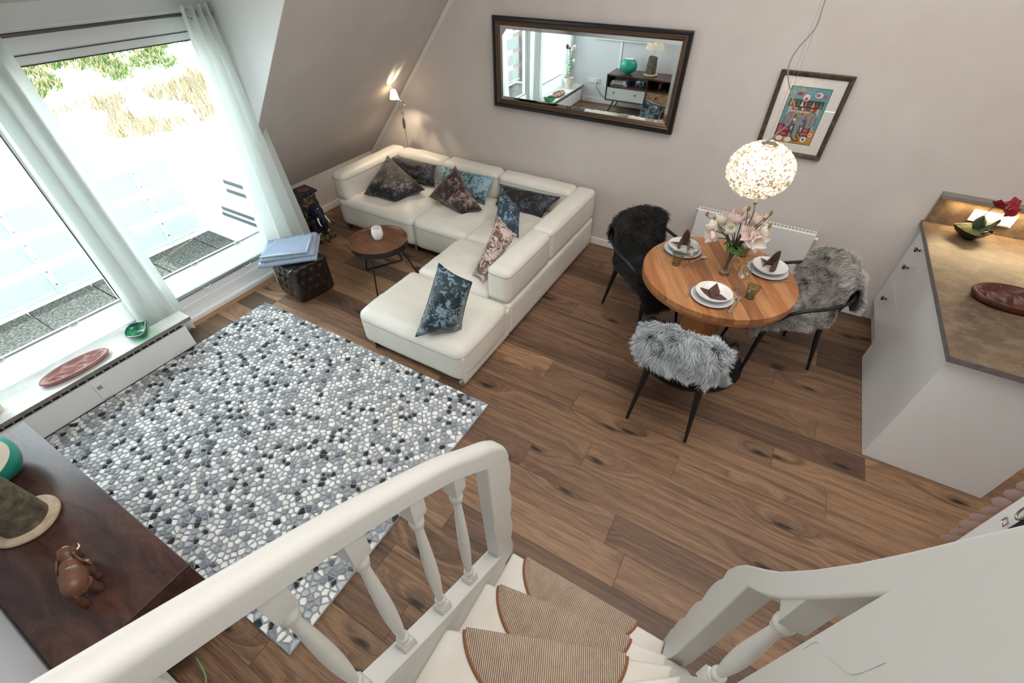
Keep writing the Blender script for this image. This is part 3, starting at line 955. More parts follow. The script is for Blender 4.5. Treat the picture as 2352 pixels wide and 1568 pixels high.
for x, y in ((-2.29, 1.775), (-1.44, 1.765), (-1.425, 4.02), (-3.93, 3.12), (-2.95, 3.12), (-3.93, 4.05)):
    MB().box((x - 0.013, y - 0.03, 0), (x + 0.013, y + 0.03, 0.075)).build('leg', CHROME, parent=sofa, bevel=0.003)

GREYV = velvet('velvet_dark_grey', '#100E12', '#8A8082', 8, 0.545)
BLACKV = velvet('velvet_black', '#08090D', '#4A505E', 6, 0.535)
TEALV = velvet('velvet_teal', '#21414F', '#93B8C2', 6, 0.49)
BROWNV = velvet('velvet_brown', '#25130F', '#A88A80', 7, 0.525)
BLUEV = velvet('velvet_blue', '#1A2F42', '#86A8B8', 7, 0.53)
PINKV = velvet('velvet_rose', '#5E3D35', '#DCC9C0', 10, 0.48)


def pillow(label, corners, th, mat, seed, sag=0.0):
    """square cushion between four corners (BL, BR, TR, TL): pinched corners, fat middle"""
    BL, BR, TR, TL = [V(p) for p in corners]
    nrm = ((BR - BL) + (TR - TL)).cross((TL - BL) + (TR - BR)).normalized()
    c = (BL + BR + TR + TL) / 4
    t = thing('velvet_cushion', label, 'cushion', c, 'crushed velvet cushions on the sofa')
    n = 28

    def pt(u, v, s):
        pu = u * (1 - 0.07 * (1 - v * v) * abs(u) ** 2)
        pv = v * (1 - 0.07 * (1 - u * u) * abs(v) ** 2)
        a, b_ = (pu + 1) / 2, (pv + 1) / 2
        p = BL * (1 - a) * (1 - b_) + BR * a * (1 - b_) + TR * a * b_ + TL * (1 - a) * b_
        k = max(0.0, (1 - u ** 4)) ** 0.6 * max(0.0, (1 - v ** 4)) ** 0.6
        w = noise.noise(V((u * 2.2 + seed, v * 2.2, s * 3.0))) * 0.016 * k + abs(noise.noise(V((u * 6 + seed, v * 6, s)))) * 0.010 * k
        return p + nrm * (s * (th * k + w * 0.9))
    P1 = [[pt(-1 + 2 * i / n, -1 + 2 * j / n, 1) for j in range(n + 1)] for i in range(n + 1)]
    P2 = [[pt(-1 + 2 * i / n, -1 + 2 * j / n, -1) for j in range(n, -1, -1)] for i in range(n + 1)]
    MB().grid(P1).grid(P2).build('cover', mat, parent=t, smooth=180)
    e = [P1[i][0] for i in range(n)] + [P1[n][j] for j in range(n)] + [P1[i][n] for i in range(n, 0, -1)] + [P1[0][j] for j in range(n, 0, -1)]
    MB().tube(e, 0.004, 6, closed=True).build('piping', mat, parent=t, smooth=180)
    return t


pillow('dark grey velvet cushion on its point, at the sofa end beside the elephant stand', [(-3.68, 3.20, 0.43), (-3.29, 3.26, 0.42), (-3.15, 3.58, 0.45), (-3.773, 3.74, 0.65)], 0.10, GREYV, 1)
pillow('black oblong velvet cushion half behind the dark grey cushion at the sofa end', [(-3.76, 3.70, 0.42), (-3.16, 3.76, 0.42), (-3.21, 3.88, 0.60), (-3.865, 3.87, 0.585)], 0.06, BLACKV, 2)
pillow('light teal oblong velvet cushion behind the brown cushion, middle of the sofa', [(-3.05, 3.70, 0.42), (-2.44, 3.66, 0.42), (-2.45, 3.87, 0.625), (-3.145, 3.87, 0.615)], 0.06, TEALV, 3)
pillow('brown velvet cushion on its point in the middle of the sofa', [(-3.02, 3.48, 0.44), (-2.52, 3.36, 0.42), (-2.37, 3.50, 0.44), (-2.829, 3.73, 0.72)], 0.095, BROWNV, 4)
pillow('black lumbar velvet cushion in the inner corner of the sofa', [(-2.34, 3.72, 0.42), (-1.80, 3.70, 0.42), (-1.70, 3.90, 0.57), (-2.399, 3.90, 0.555)], 0.055, BLACKV, 5)
pillow('blue velvet cushion seen edge-on in front of the black lumbar cushion', [(-2.10, 3.30, 0.43), (-1.80, 3.24, 0.42), (-1.90, 3.43, 0.60), (-2.13, 3.50, 0.72)], 0.075, BLUEV, 6)
pillow('rose and white velvet cushion leaning on the long sofa back', [(-1.83, 2.52, 0.42), (-1.70, 2.48, 0.42), (-1.645, 2.93, 0.64), (-1.80, 2.90, 0.78)], 0.075, PINKV, 7)
pillow('dark teal velvet cushion standing alone on the chaise end of the sofa', [(-1.777, 1.71, 0.385), (-1.545, 1.935, 0.375), (-1.45, 1.985, 0.80), (-1.715, 1.99, 0.86)], 0.095, velvet('velvet_deep_teal', '#132B38', '#8FB0BC', 5.5, 0.52), 8)

# ------------------------------------------------------------------ tray side table and candle glass
st = thing('side_table', 'round walnut tray side table on thin black legs in front of the sofa', 'side table', (-2.853, 2.525, 0), local=True)
H = 0.455
MB().lathe([(0, H - 0.022), (0.248, H - 0.022), (0.256, H - 0.016), (0.262, H), (0.262, H + 0.004), (0.250, H + 0.004), (0.246, H - 0.006), (0.242, H - 0.011), (0, H - 0.011)], n=72).build('tray_top', WALNUT, parent=st, smooth=35)
a0, a1 = R(-75), R(25)
P = [[(rr * math.cos(a), rr * math.sin(a), z) for a in np.linspace(a0, a1, 28)] for rr, z in ((0.2655, H - 0.002), (0.2655, H - 0.048), (0.2615, H - 0.048), (0.2615, H - 0.002), (0.2655, H - 0.002))]
MB().grid(P).build('band', DARKMETAL, parent=st, smooth=35)
P = [[(rr * math.cos(a), rr * math.sin(a), z) for a in np.linspace(R(120), R(230), 28)] for rr, z in ((0.2655, H - 0.016), (0.2655, H - 0.048), (0.2615, H - 0.048), (0.2615, H - 0.016), (0.2655, H - 0.016))]
MB().grid(P).build('band', DARKMETAL, parent=st, smooth=35)
MB().lathe([(0, H - 0.05), (0.255, H - 0.05), (0.255, H - 0.022), (0, H - 0.022)], n=48).build('tray_support', DARKMETAL, parent=st)
for (x0, y0, x1, y1) in ((0.115, -0.22, 0.145, -0.285), (0.24, 0.02, 0.315, 0.16), (-0.245, 0.06, -0.31, 0.045), (-0.09, 0.22, -0.115, 0.355)):
    MB().tube([(x0, y0, H - 0.03), (x1, y1, 0.006)], 0.0065, 8).build('leg', DARKMETAL, parent=st)
MB().tube([(-0.31, 0.045, 0.008), (-0.115, 0.355, 0.008)], 0.008, 8).build('floor_bar', DARKMETAL, parent=st)
MB().tube([(0.145, -0.285, 0.008), (0.315, 0.16, 0.008)], 0.008, 8).build('floor_bar', DARKMETAL, parent=st)
cg = thing('candle_glass', 'white frosted candle glass on the round walnut side table', 'candle holder', (-2.87, 2.545, H - 0.011), local=True)
MB().lathe([(0, 0), (0.030, 0), (0.040, 0.012), (0.051, 0.05), (0.049, 0.085), (0.043, 0.112), (0.040, 0.112), (0.045, 0.085), (0.047, 0.05), (0.036, 0.014), (0, 0.008)], n=36).build('glass_cup', plain('white_frosted_glass', '#F3F2EE', 0.3, sss=0.0), parent=cg, smooth=60)
MB().lathe([(0, 0.01), (0.034, 0.014), (0.043, 0.045), (0.04, 0.05), (0, 0.048)], n=24).build('candle_wax', plain('white_wax', '#F6F1E6', 0.5), parent=cg, smooth=40)

# ------------------------------------------------------------------ floor lamp in the corner
fl = thing('reading_lamp', 'thin steel floor lamp with a small glowing shade in the corner behind the sofa', 'floor lamp', (-3.85, 4.16, 0))
MB().lathe([(0, 0), (0.028, 0), (0.028, 0.012), (0, 0.014)], c=(-3.85, 4.16, 0), n=32).build('base', CHROME, parent=fl, smooth=35)
MB().tube(bez([(-3.85, 4.16, 0.01), (-3.813, 4.135, 0.633), (-3.755, 4.065, 0.86)], 6), 0.006, 10).build('pole', CHROME, parent=fl, smooth=60)
MB().tube([(-3.757, 4.067, 0.85), (-3.75, 4.058, 0.88), (-3.735, 4.042, 0.945), (-3.724, 4.032, 0.98)], [0.009, 0.017, 0.016, 0.007], 12).build('handle', plain('grey_lamp_handle', '#7E7F82', 0.35, 0.6), parent=fl, smooth=60)
MB().tube([(-3.712, 4.0, 1.035), (-3.670, 4.0, 1.035)], 0.007, 10).build('cross_bar', CHROME, parent=fl, smooth=60)
MB().tube([(-3.724, 4.032, 0.975), (-3.692, 4.0, 1.035)], 0.005, 8).build('neck', CHROME, parent=fl)
for dx in (-0.012, 0.012): MB().tube([(-3.691 + dx, 4.0, 1.035), (-3.655 + dx * 1.3, 3.955, 1.175)], 0.0022, 6).build('wire_arm', CHROME, parent=fl)
MB().tube([(-3.605, 3.965, 1.135), (-3.665, 3.92, 1.235)], 0.005, 8).build('tilt_arm', CHROME, parent=fl, smooth=60)
for c_ in ((-3.662, 3.95, 1.182), (-3.645, 3.95, 1.180), (-3.628, 3.95, 1.178)): MB().lathe([(0, -0.009), (0.0085, -0.003), (0.0085, 0.003), (0, 0.009)], c=c_, n=12).build('joint', CHROME, parent=fl, smooth=60)
MB().lathe([(0, -0.014), (0.012, -0.007), (0.012, 0.007), (0, 0.014)], c=(-3.605, 3.965, 1.135), n=16).build('counterweight', CHROME, parent=fl, smooth=60)
SHT = NT('glowing_lamp_shade')
SHT.t.nodes.remove(SHT.b)
_tl = SHT.n('BsdfTranslucent'); _tl.inputs[0].default_value = lin('#FFF4E2')
_em = SHT.n('Emission'); _em.inputs[0].default_value = lin('#FFE3BC'); _em.inputs[1].default_value = 3.0
_ad = SHT.n('AddShader'); SHT.put(_ad, 0, _tl.outputs[0]); SHT.put(_ad, 1, _em.outputs[0]); SHT.t.links.new(_ad.outputs[0], SHT.out.inputs[0])
hx, hy, hz_ = -3.682, 3.9, 1.250
MB().lathe([(0.022, 0.045), (0.046, -0.045)], c=(hx, hy, hz_), n=28).build('lamp_shade', SHT.m, parent=fl, smooth=60)
MB().tube([(hx - 0.028, hy, hz_ + 0.050), (hx + 0.028, hy, hz_ + 0.050)], 0.005, 8).build('shade_bracket', CHROME, parent=fl, smooth=60)
MB().tube([(hx + 0.01, hy, hz_ + 0.050), (hx, hy, hz_ + 0.075)] + [(hx - 0.002 + 0.009 * math.sin(a), hy, hz_ + 0.085 - 0.009 * math.cos(a)) for a in np.linspace(0, 2 * PI, 12)], 0.0022, 6).build('hook', CHROME, parent=fl, smooth=60)
light('reading_lamp_bulb', 'POINT', (hx, hy, hz_ - 0.005), 11, (1, 0.80, 0.56), shadow_soft_size=0.010)

# ------------------------------------------------------------------ mirror
FR_D = plain('black_frame_lacquer', '#14110F', 0.3)
FR_B = NT('antique_silver_frame').set(col=lin('#6A5A4C'), rough=0.3, metal=0.85).m
mr = thing('wall_mirror', 'large wall mirror in a black and bronze frame above the sofa', 'mirror', (-1.716, YB - 0.02, 1.225), local=True)


def frame_side(p0, p1, prof, mat, parent, name, inward):
    """mitred moulding from p0 to p1 in the xz plane; prof = (inset, depth) points"""
    a, b_ = V(p0), V(p1)
    d = (b_ - a).normalized()
    P = []
    for ins, dep in prof:
        P.append([(a + d * ins + V(inward) * ins) + V((0, -dep, 0)), (b_ - d * ins + V(inward) * ins) + V((0, -dep, 0))])
    m_ = MB()
    n = len(prof)
    vs = [p for row in P for p in row]
    fs = [(2 * i, 2 * i + 1, 2 * ((i + 1) % n) + 1, 2 * ((i + 1) % n)) for i in range(n)]
    fs += [tuple(2 * i for i in range(n - 1, -1, -1)), tuple(2 * i + 1 for i in range(n))]
    m_.add(vs, fs)
    return m_.build(name, mat, parent=parent)


W2, HH = 0.884, 0.735
rect = [(-W2, 0, 0), (W2, 0, 0), (W2, 0, HH), (-W2, 0, HH)]
inw = [(0, 0, 1), (-1, 0, 0), (0, 0, -1), (1, 0, 0)]
for i in range(4):
    frame_side(rect[i], rect[(i + 1) % 4], [(0, 0), (0, 0.03), (0.008, 0.036), (0.026, 0.036), (0.03, 0.028), (0.03, 0)], FR_D, mr, 'outer_frame', inw[i])
    frame_side(rect[i], rect[(i + 1) % 4], [(0.03, 0), (0.03, 0.028), (0.036, 0.031), (0.048, 0.025), (0.054, 0.026), (0.070, 0.014), (0.070, 0)], FR_B, mr, 'inner_frame', inw[i])
ix, i0, i1 = W2 - 0.068, 0.068, HH - 0.068
bv = 0.028
vs = [(-ix, -0.010, i0), (ix, -0.010, i0), (ix, -0.010, i1), (-ix, -0.010, i1), (-ix + bv, -0.0135, i0 + bv), (ix - bv, -0.0135, i0 + bv), (ix - bv, -0.0135, i1 - bv), (-ix + bv, -0.0135, i1 - bv)]
MB().add(vs, [(4, 5, 6, 7), (0, 1, 5, 4), (1, 2, 6, 5), (2, 3, 7, 6), (3, 0, 4, 7)]).build('mirror_glass', MIRROR, parent=mr)
mr.rotation_euler = (R(0.8), 0, 0)

# ------------------------------------------------------------------ framed print (generic folk elephant)
pc = thing('framed_print', 'colourful folk-art elephant print in a dark bronze frame behind the pendant lamp', 'picture', (0.066, YB - 0.006, 1.207), local=True)
FRM = mottled('dark_bronze_frame', [(0.3, '#2A2320'), (0.55, '#4A3C30'), (0.75, '#6B5944')], 30, 0.45, 5, stretch=(1, 1, 1))
pw, ph = 0.235, 0.566
rect = [(-pw, 0, 0), (pw, 0, 0), (pw, 0, ph), (-pw, 0, ph)]
for i in range(4):
    frame_side(rect[i], rect[(i + 1) % 4], [(0, 0), (0, 0.020), (0.006, 0.026), (0.022, 0.022), (0.032, 0.012), (0.032, 0)], FRM, pc, 'frame_side', inw[i])
MB().box((-pw + 0.03, -0.006, 0.03), (pw - 0.03, -0.002, ph - 0.03)).build('mount', plain('white_picture_mount', '#E9E5DE', 0.7), parent=pc)
cols = ['#5E9AA3', '#1B1B1F', '#C58A2E', '#8E8F93', '#5E5F66', '#C4566A', '#6E2330', '#E9E4DA', '#D9A441', '#C73B2C', '#2F4F86', '#3F8A5A', '#BFB7A8']
pm = [plain('print_ink', c, 0.6) for c in cols]
art = MB()
lay = [0]
ax_, az0, az1 = 0.128, 0.095, 0.47
AW, AH = 2 * ax_, az1 - az0


def ink(poly, c):
    lay[0] += 1
    art.cur = c
    y = -0.0062 - lay[0] * 0.00004
    art.add([(-ax_ + p[0] * AW, y, az0 + p[1] * AH) for p in poly], [tuple(range(len(poly)))])


def oval(cx, cy, rx, ry, c, n=20): ink([(cx + rx * math.cos(2 * PI * i / n), cy + ry * math.sin(2 * PI * i / n)) for i in range(n)], c)


def rct(x0, y0, x1, y1, c): ink([(x0, y0), (x1, y0), (x1, y1), (x0, y1)], c)


rct(-0.015, -0.01, 1.015, 1.01, 1); rct(0, 0, 1, 1, 0)
ink([(0, 0), (1, 0), (1, 0.28), (0.7, 0.30), (0.45, 0.16), (0, 0.12)], 2)
rct(0.10, 0.27, 0.90, 0.70, 12)
rct(0.06, 0.66, 0.94, 0.79, 1)
for i in range(9): ink([(0.08 + i * 0.095, 0.675), (0.165 + i * 0.095, 0.675), (0.12 + i * 0.095, 0.775)], [8, 9, 11, 7, 5, 10, 8, 6, 11][i])
rct(0.2, 0.60, 0.82, 0.66, 6)
for i in range(8): rct(0.21 + i * 0.077, 0.61, 0.265 + i * 0.077, 0.65, [9, 8, 10, 7, 5, 11, 8, 9][i])
rct(0.0, 0.10, 0.34, 0.33, 6); rct(0.62, 0.14, 0.86, 0.32, 6)
for (a, b_, c_, d_) in ((0.03, 0.13, 0.12, 0.30), (0.15, 0.22, 0.30, 0.27), (0.15, 0.12, 0.28, 0.18), (0.66, 0.17, 0.82, 0.21), (0.70, 0.23, 0.80, 0.29)): rct(a, b_, c_, d_, 5)
oval(0.24, 0.42, 0.15, 0.14, 1); oval(0.24, 0.42, 0.138, 0.13, 3); oval(0.76, 0.44, 0.15, 0.16, 1); oval(0.76, 0.44, 0.138, 0.148, 3)
oval(0.48, 0.36, 0.22, 0.20, 1); oval(0.48, 0.36, 0.205, 0.19, 4); oval(0.50, 0.43, 0.15, 0.11, 3)
ink([(0.40, 0.36), (0.56, 0.36), (0.57, 0.14), (0.66, 0.08), (0.66, 0.04), (0.52, 0.04), (0.43, 0.12)], 1); ink([(0.42, 0.36), (0.545, 0.36), (0.55, 0.13), (0.64, 0.07), (0.64, 0.055), (0.53, 0.055), (0.445, 0.13)], 3)
oval(0.38, 0.05, 0.09, 0.05, 7); oval(0.14, 0.06, 0.09, 0.05, 7)
oval(0.62, 0.43, 0.035, 0.03, 10); oval(0.36, 0.43, 0.03, 0.025, 7)
ink([(0.35, 0.30), (0.39, 0.30), (0.36, 0.20)], 7); ink([(0.60, 0.30), (0.64, 0.30), (0.63, 0.20)], 7)
rct(0.30, 0.52, 0.70, 0.56, 8)
for i in range(5): rct(0.31 + i * 0.08, 0.525, 0.365 + i * 0.08, 0.555, [9, 11, 10, 5, 9][i])
for i in range(4): oval(0.22 + 0.01 * i, 0.36 + 0.045 * i, 0.018, 0.014, 9); oval(0.78 + 0.005 * i, 0.37 + 0.045 * i, 0.018, 0.014, 9)
oval(0.46, 0.83, 0.085, 0.06, 7); oval(0.46, 0.81, 0.045, 0.03, 9)
oval(0.74, 0.89, 0.10, 0.05, 7); oval(0.72, 0.89, 0.06, 0.03, 5); ink([(0.84, 0.87), (0.94, 0.86), (0.93, 0.91)], 9)
oval(0.26, 0.89, 0.085, 0.03, 6); oval(0.33, 0.91, 0.03, 0.022, 5); ink([(0.24, 0.96), (0.40, 0.93), (0.40, 0.945), (0.24, 0.975)], 8)
oval(0.78, 0.09, 0.075, 0.055, 7); oval(0.78, 0.09, 0.035, 0.026, 10); oval(0.90, 0.19, 0.05, 0.035, 7); oval(0.90, 0.19, 0.025, 0.018, 9); oval(0.72, 0.20, 0.025, 0.02, 9); rct(0.68, 0.13, 0.72, 0.18, 11)
art.build('print', pm, parent=pc)
MB().box((-pw + 0.03, -0.0125, 0.03), (pw - 0.03, -0.0105, ph - 0.03)).build('picture_glass', clear('picture_glass', '#FFFFFF', 0.05), parent=pc)

# ================================================================== DINING CORNER
rd = thing('panel_radiator', 'white flat panel radiator on the wall behind the dining table', 'radiator', (0.035, 4.14, 0.15))
RADW = plain('white_radiator_enamel', '#E6E5E1', 0.35)
MB().box((-0.437, 4.085, 0.15), (0.507, 4.10, 0.672)).build('front_panel', RADW, parent=rd, bevel=0.004)
MB().box((-0.435, 4.15, 0.16), (0.505, 4.16, 0.665)).build('rear_panel', RADW, parent=rd)
MB().box((-0.437, 4.10, 0.16), (-0.43, 4.15, 0.672)).build('side_panel', RADW, parent=rd)
MB().box((0.50, 4.10, 0.16), (0.507, 4.15, 0.672)).build('side_panel', RADW, parent=rd)
MB().box((-0.43, 4.10, 0.16), (0.50, 4.15, 0.645)).build('convector_core', plain('grey_convector_fins', '#8C8373', 0.7), parent=rd)
g = MB()
g.box((-0.437, 4.098, 0.668), (0.507, 4.104, 0.678)); g.box((-0.437, 4.146, 0.668), (0.507, 4.152, 0.678))
for x in np.arange(-0.43, 0.505, 0.0275): g.box((x, 4.10, 0.655), (x + 0.007, 4.15, 0.676))
g.build('top_grille', RADW, parent=rd)
MB().tube([(0.507, 4.125, 0.625), (0.535, 4.125, 0.625)], 0.013, 10).build('valve', plain('white_valve', '#EDEBE6', 0.4), parent=rd, smooth=60)
MB().tube([(-0.455, 4.125, 0.655), (-0.437, 4.125, 0.655)], 0.008, 10).build('vent_plug', CHROME, parent=rd, smooth=60)

# ------------------------------------------------------------------ table
TX, TY = -0.07, 2.985
OAKS = [mottled('oiled_oak_stave_' + n, [(0.25, a), (0.55, b_), (0.8, c_)], 2.2, 0.42, 7, stretch=(1.4, 16, 1), nrough=0.62, dist=0.4, bump=0.03) for n, a, b_, c_ in
        (('a', '#8A5430', '#A66C40', '#B87F50'), ('b', '#74462B', '#93603A', '#A87248'), ('c', '#96613C', '#B68052', '#C69264'))]
dt = thing('dining_table', 'round oiled oak dining table on a wooden column and black base plate', 'table', (TX, TY, 0), local=True)
top = MB().lathe([(0, 0.682), (0.500, 0.682), (0.507, 0.69), (0.507, 0.712), (0, 0.712)], n=96).build('tabletop', OAKS[1], parent=dt, smooth=35)
r = random.Random(3)
RT = 0.507
nst = 11
e = np.linspace(-RT, RT, nst + 1)
for i in range(nst):
    a, b_ = e[i] + 0.0001, e[i + 1] - 0.0001
    top_pts = []
    ys = np.linspace(a, b_, 9)
    pts = [(math.sqrt(max(RT * RT - y * y, 1e-6)), y) for y in ys] + [(-math.sqrt(max(RT * RT - y * y, 1e-6)), y) for y in ys[::-1]]
    mx = Matrix.Rotation(R(-62), 4, 'Z')
    sv = MB().prism(pts, 0.712, 0.75, 'z', None).build('stave', OAKS[r.choice((0, 0, 1, 1, 2))], parent=top, bevel=0.0005, seg=1)
    sv.rotation_euler = (0, 0, R(-62))
ped = MB()
P = [[(s * sx, s * sy, z) for sx, sy in ((-1, -1), (1, -1), (1, 1), (-1, 1))] for s, z in ((0.105, 0.02), (0.105, 0.60), (0.14, 0.682))]
ped.grid(P, cv=True)
ped.build('pedestal', OAKS[0], parent=dt, bevel=0.012).rotation_euler = (0, 0, R(-28))
MB().lathe([(0, 0), (0.402, 0), (0.404, 0.006), (0.400, 0.014), (0.39, 0.016), (0, 0.020)], c=(0, -0.045, 0), n=80).build('base_plate', plain('black_steel_plate', '#161415', 0.45, 0.3), parent=dt, smooth=35)

# ------------------------------------------------------------------ chairs (local frame: sitter looks along +y)
ch = thing('dining_chair', 'black metal armchair on the near side of the table under light grey sheepskin', 'chair', (0, 0, 0), 'black dining armchairs', local=True)


def leg(x0, y0, x1, y1):
    return MB().tube([(x0, y0, 0.475), (x0 * 1.01, y0 * 1.01, 0.40), (x1, y1, 0.0)], [0.024, 0.021, 0.0095], 12).build('leg', DARKMETAL, parent=ch, smooth=50)


for sx in (-1, 1):
    leg(sx * 0.165, -0.20, sx * 0.20, -0.27)
    leg(sx * 0.165, 0.19, sx * 0.205, 0.25)
pts = []
for j in range(36):
    a = 2 * PI * j / 36
    c_, s_ = math.cos(a), math.sin(a)
    k_ = 1 / (abs(c_) ** 3.5 + abs(s_) ** 3.5) ** (1 / 3.5)
    pts.append((0.215 * c_ * k_, 0.215 * s_ * k_))
P = [[(x * f, y * f, z) for x, y in pts] for f, z in ((0.001, 0.440), (0.6, 0.442), (0.9, 0.450), (1.0, 0.462), (1.0, 0.468), (0.9, 0.458), (0.6, 0.450), (0.001, 0.448))]
MB().grid(P, cv=True).build('seat', DARKMETAL, parent=ch, smooth=50)
for sx in (-1, 1):
    MB().tube(bez([(sx * 0.165, -0.205, 0.46), (sx * 0.19, -0.255, 0.62), (sx * 0.20, -0.285, 0.76), (sx * 0.16, -0.29, 0.825), (sx * 0.06, -0.285, 0.845), (0, -0.285, 0.848)], 6), 0.0125, 10).build('back_loop', DARKMETAL, parent=ch, smooth=50)
    MB().tube(bez([(sx * 0.195, -0.285, 0.74), (sx * 0.255, -0.22, 0.69), (sx * 0.285, -0.08, 0.66), (sx * 0.285, 0.04, 0.645), (sx * 0.265, 0.13, 0.60), (sx * 0.235, 0.175, 0.53), (sx * 0.19, 0.19, 0.465)], 6), 0.0125, 10).build('armrest', DARKMETAL, parent=ch, smooth=50)
    MB().tube(bez([(sx * 0.12, -0.20, 0.46), (-sx * 0.02, -0.265, 0.62), (-sx * 0.12, -0.29, 0.76), (-sx * 0.155, -0.29, 0.815)], 6), 0.010, 10).build('back_strut', DARKMETAL, parent=ch, smooth=50)
CH = [((-0.083, 2.36, 0), 0), ((0.435, 3.275, 0), R(120)), ((-0.58, 3.24, 0), R(-126))]
ch2 = copy_tree(ch); ch3 = copy_tree(ch)
ch2['label'] = 'black metal armchair by the kitchen cabinet with mottled grey-brown sheepskin on it'
ch3['label'] = 'black metal armchair between sofa and table under a black sheepskin'
for o, (l, a) in zip((ch, ch2, ch3), CH):
    o.location = l; o.rotation_euler = (0, 0, a)


# ------------------------------------------------------------------ sheepskins
def sheepskin(label, path, hw, place, hide, fur, seed, n=20000, length=0.05, skew=0.0, swirl=0.0, curve=0.5):
    t = thing('sheepskin', label, 'sheepskin', (0, 0, 0), 'sheepskins on the dining chairs', local=True)
    pth = [V((0, y, z)) for y, z in path]
    pth = bez(pth, 8)
    L = [0]
    for a, b_ in zip(pth, pth[1:]): L.append(L[-1] + (b_ - a).length)
    L = [x / L[-1] for x in L]
    py = [p.y for p in pth]; pz = [p.z for p in pth]

    def surf(u, v):
        y = np.interp(v, L, py); z = np.interp(v, L, pz)
        e_ = 0.004
        ty = np.interp(v + e_, L, py) - np.interp(v - e_, L, py); tz = np.interp(v + e_, L, pz) - np.interp(v - e_, L, pz)
        ln = math.hypot(ty, tz) or 1
        ny, nz_ = -tz / ln, ty / ln          # outward
        w = hw * (1 - 0.38 * abs(2 * v - 1) ** 6 + 0.10 * noise.noise(V((v * 5, u * 0.7 + seed, 0))) + 0.05 * math.sin(v * 9 + seed))
        x = u * w + skew * (v - 0.5)
        bend = curve * max(0.0, min(1.0, (z - 0.50) / 0.15))
        sag = (1 - bend) * 0.0
        yy = y + bend * (x * x) * 1.6
        dz = -0.10 * max(0, abs(u) - 0.75) * (0.4 + abs(v - 0.5)) - 0.075 * u * u * max(0.0, min(1.0, (z - 0.62) / 0.2))
        return V((x, yy, z + dz)), V((-2 * 1.6 * bend * x * ny * 0.5, ny, nz_)).normalized()

    nu, nv = 16, 40
    def edge(v): return 0.985 - 0.0
    P = [[surf(-1 + 2 * i / nu, j / nv)[0] for j in range(nv + 1)] for i in range(nu + 1)]
    MB().grid(P).build('hide', hide, parent=t, smooth=180, solid=0.006)
    rg = np.random.default_rng(seed)
    vs = []; fs = []; sh = []
    U = rg.uniform(-1, 1, n); Vv = rg.uniform(0, 1, n)
    for i in range(n):
        u, v = float(U[i]), float(Vv[i])
        p, nm = surf(u, v)
        cl = V((noise.noise(p * 16 + V((seed, 0, 0))), noise.noise(p * 16 + V((0, seed, 9))), noise.noise(p * 16 + V((5, 3, seed)))))
        big = V((noise.noise(p * 5 + V((seed, 1, 0))), noise.noise(p * 5 + V((2, seed, 9))), noise.noise(p * 5 + V((5, 7, seed)))))
        fine = V(rg.normal(0, 0.15, 3))
        ed = V((1 if u > 0 else -1, 0, 0)) * max(0, abs(u) - 0.8) * 3
        d = (nm * 0.62 + cl * 0.85 + big * 1.15 + fine + ed + V((0, 0, -0.45))).normalized()
        if d.dot(nm) < 0.12: d = (d + nm * (0.25 - d.dot(nm))).normalized()
        ln = length * (0.65 + 0.6 * rg.random())
        side = d.cross(V(rg.normal(0, 1, 3))).normalized() * 0.0013
        mid = p + d * ln * 0.55 + V((0, 0, -0.0))
        tip = p + d * ln + cl * ln * 0.35 + V((0, 0, -ln * 0.18))
        k_ = len(vs)
        vs += [p - side, p + side, mid + side * 0.8, mid - side * 0.8, tip]
        fs += [(k_, k_ + 1, k_ + 2, k_ + 3), (k_ + 3, k_ + 2, k_ + 4)]
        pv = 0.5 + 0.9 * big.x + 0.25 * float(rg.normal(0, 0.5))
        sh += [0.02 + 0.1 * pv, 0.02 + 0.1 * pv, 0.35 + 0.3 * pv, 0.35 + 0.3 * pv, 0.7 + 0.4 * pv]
    me = bpy.data.meshes.new('fleece')
    me.from_pydata([tuple(x) for x in vs], [], fs)
    me.materials.append(fur)
    at = me.attributes.new('shade', 'FLOAT', 'POINT')
    at.data.foreach_set('value', [max(0.0, min(1.0, x)) for x in sh])
    me.shade_smooth()
    o = link(bpy.data.objects.new('fleece', me))
    o.parent = t
    o['kind'] = 'stuff'
    t.location = place[0]; t.rotation_euler = (0, 0, place[1])
    return t


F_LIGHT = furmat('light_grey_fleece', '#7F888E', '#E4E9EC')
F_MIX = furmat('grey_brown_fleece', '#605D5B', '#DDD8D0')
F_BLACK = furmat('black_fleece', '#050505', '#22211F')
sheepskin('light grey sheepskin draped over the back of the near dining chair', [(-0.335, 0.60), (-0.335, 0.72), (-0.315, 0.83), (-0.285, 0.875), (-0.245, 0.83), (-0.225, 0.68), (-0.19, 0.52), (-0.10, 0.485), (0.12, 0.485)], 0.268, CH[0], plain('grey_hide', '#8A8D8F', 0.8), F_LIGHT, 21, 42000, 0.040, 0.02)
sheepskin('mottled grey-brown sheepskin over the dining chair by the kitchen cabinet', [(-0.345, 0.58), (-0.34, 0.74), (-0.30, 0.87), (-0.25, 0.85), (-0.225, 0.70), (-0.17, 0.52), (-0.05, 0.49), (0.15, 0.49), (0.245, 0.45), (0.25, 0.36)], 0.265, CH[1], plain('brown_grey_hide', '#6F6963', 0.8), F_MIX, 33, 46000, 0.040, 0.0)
sheepskin('black sheepskin over the dining chair between sofa and table', [(-0.33, 0.62), (-0.335, 0.75), (-0.30, 0.88), (-0.25, 0.86), (-0.225, 0.70), (-0.17, 0.52), (-0.05, 0.49), (0.15, 0.49), (0.25, 0.44), (0.27, 0.26)], 0.255, CH[2], plain('black_hide', '#101010', 0.8), F_BLACK, 45, 36000, 0.036, 0.0)

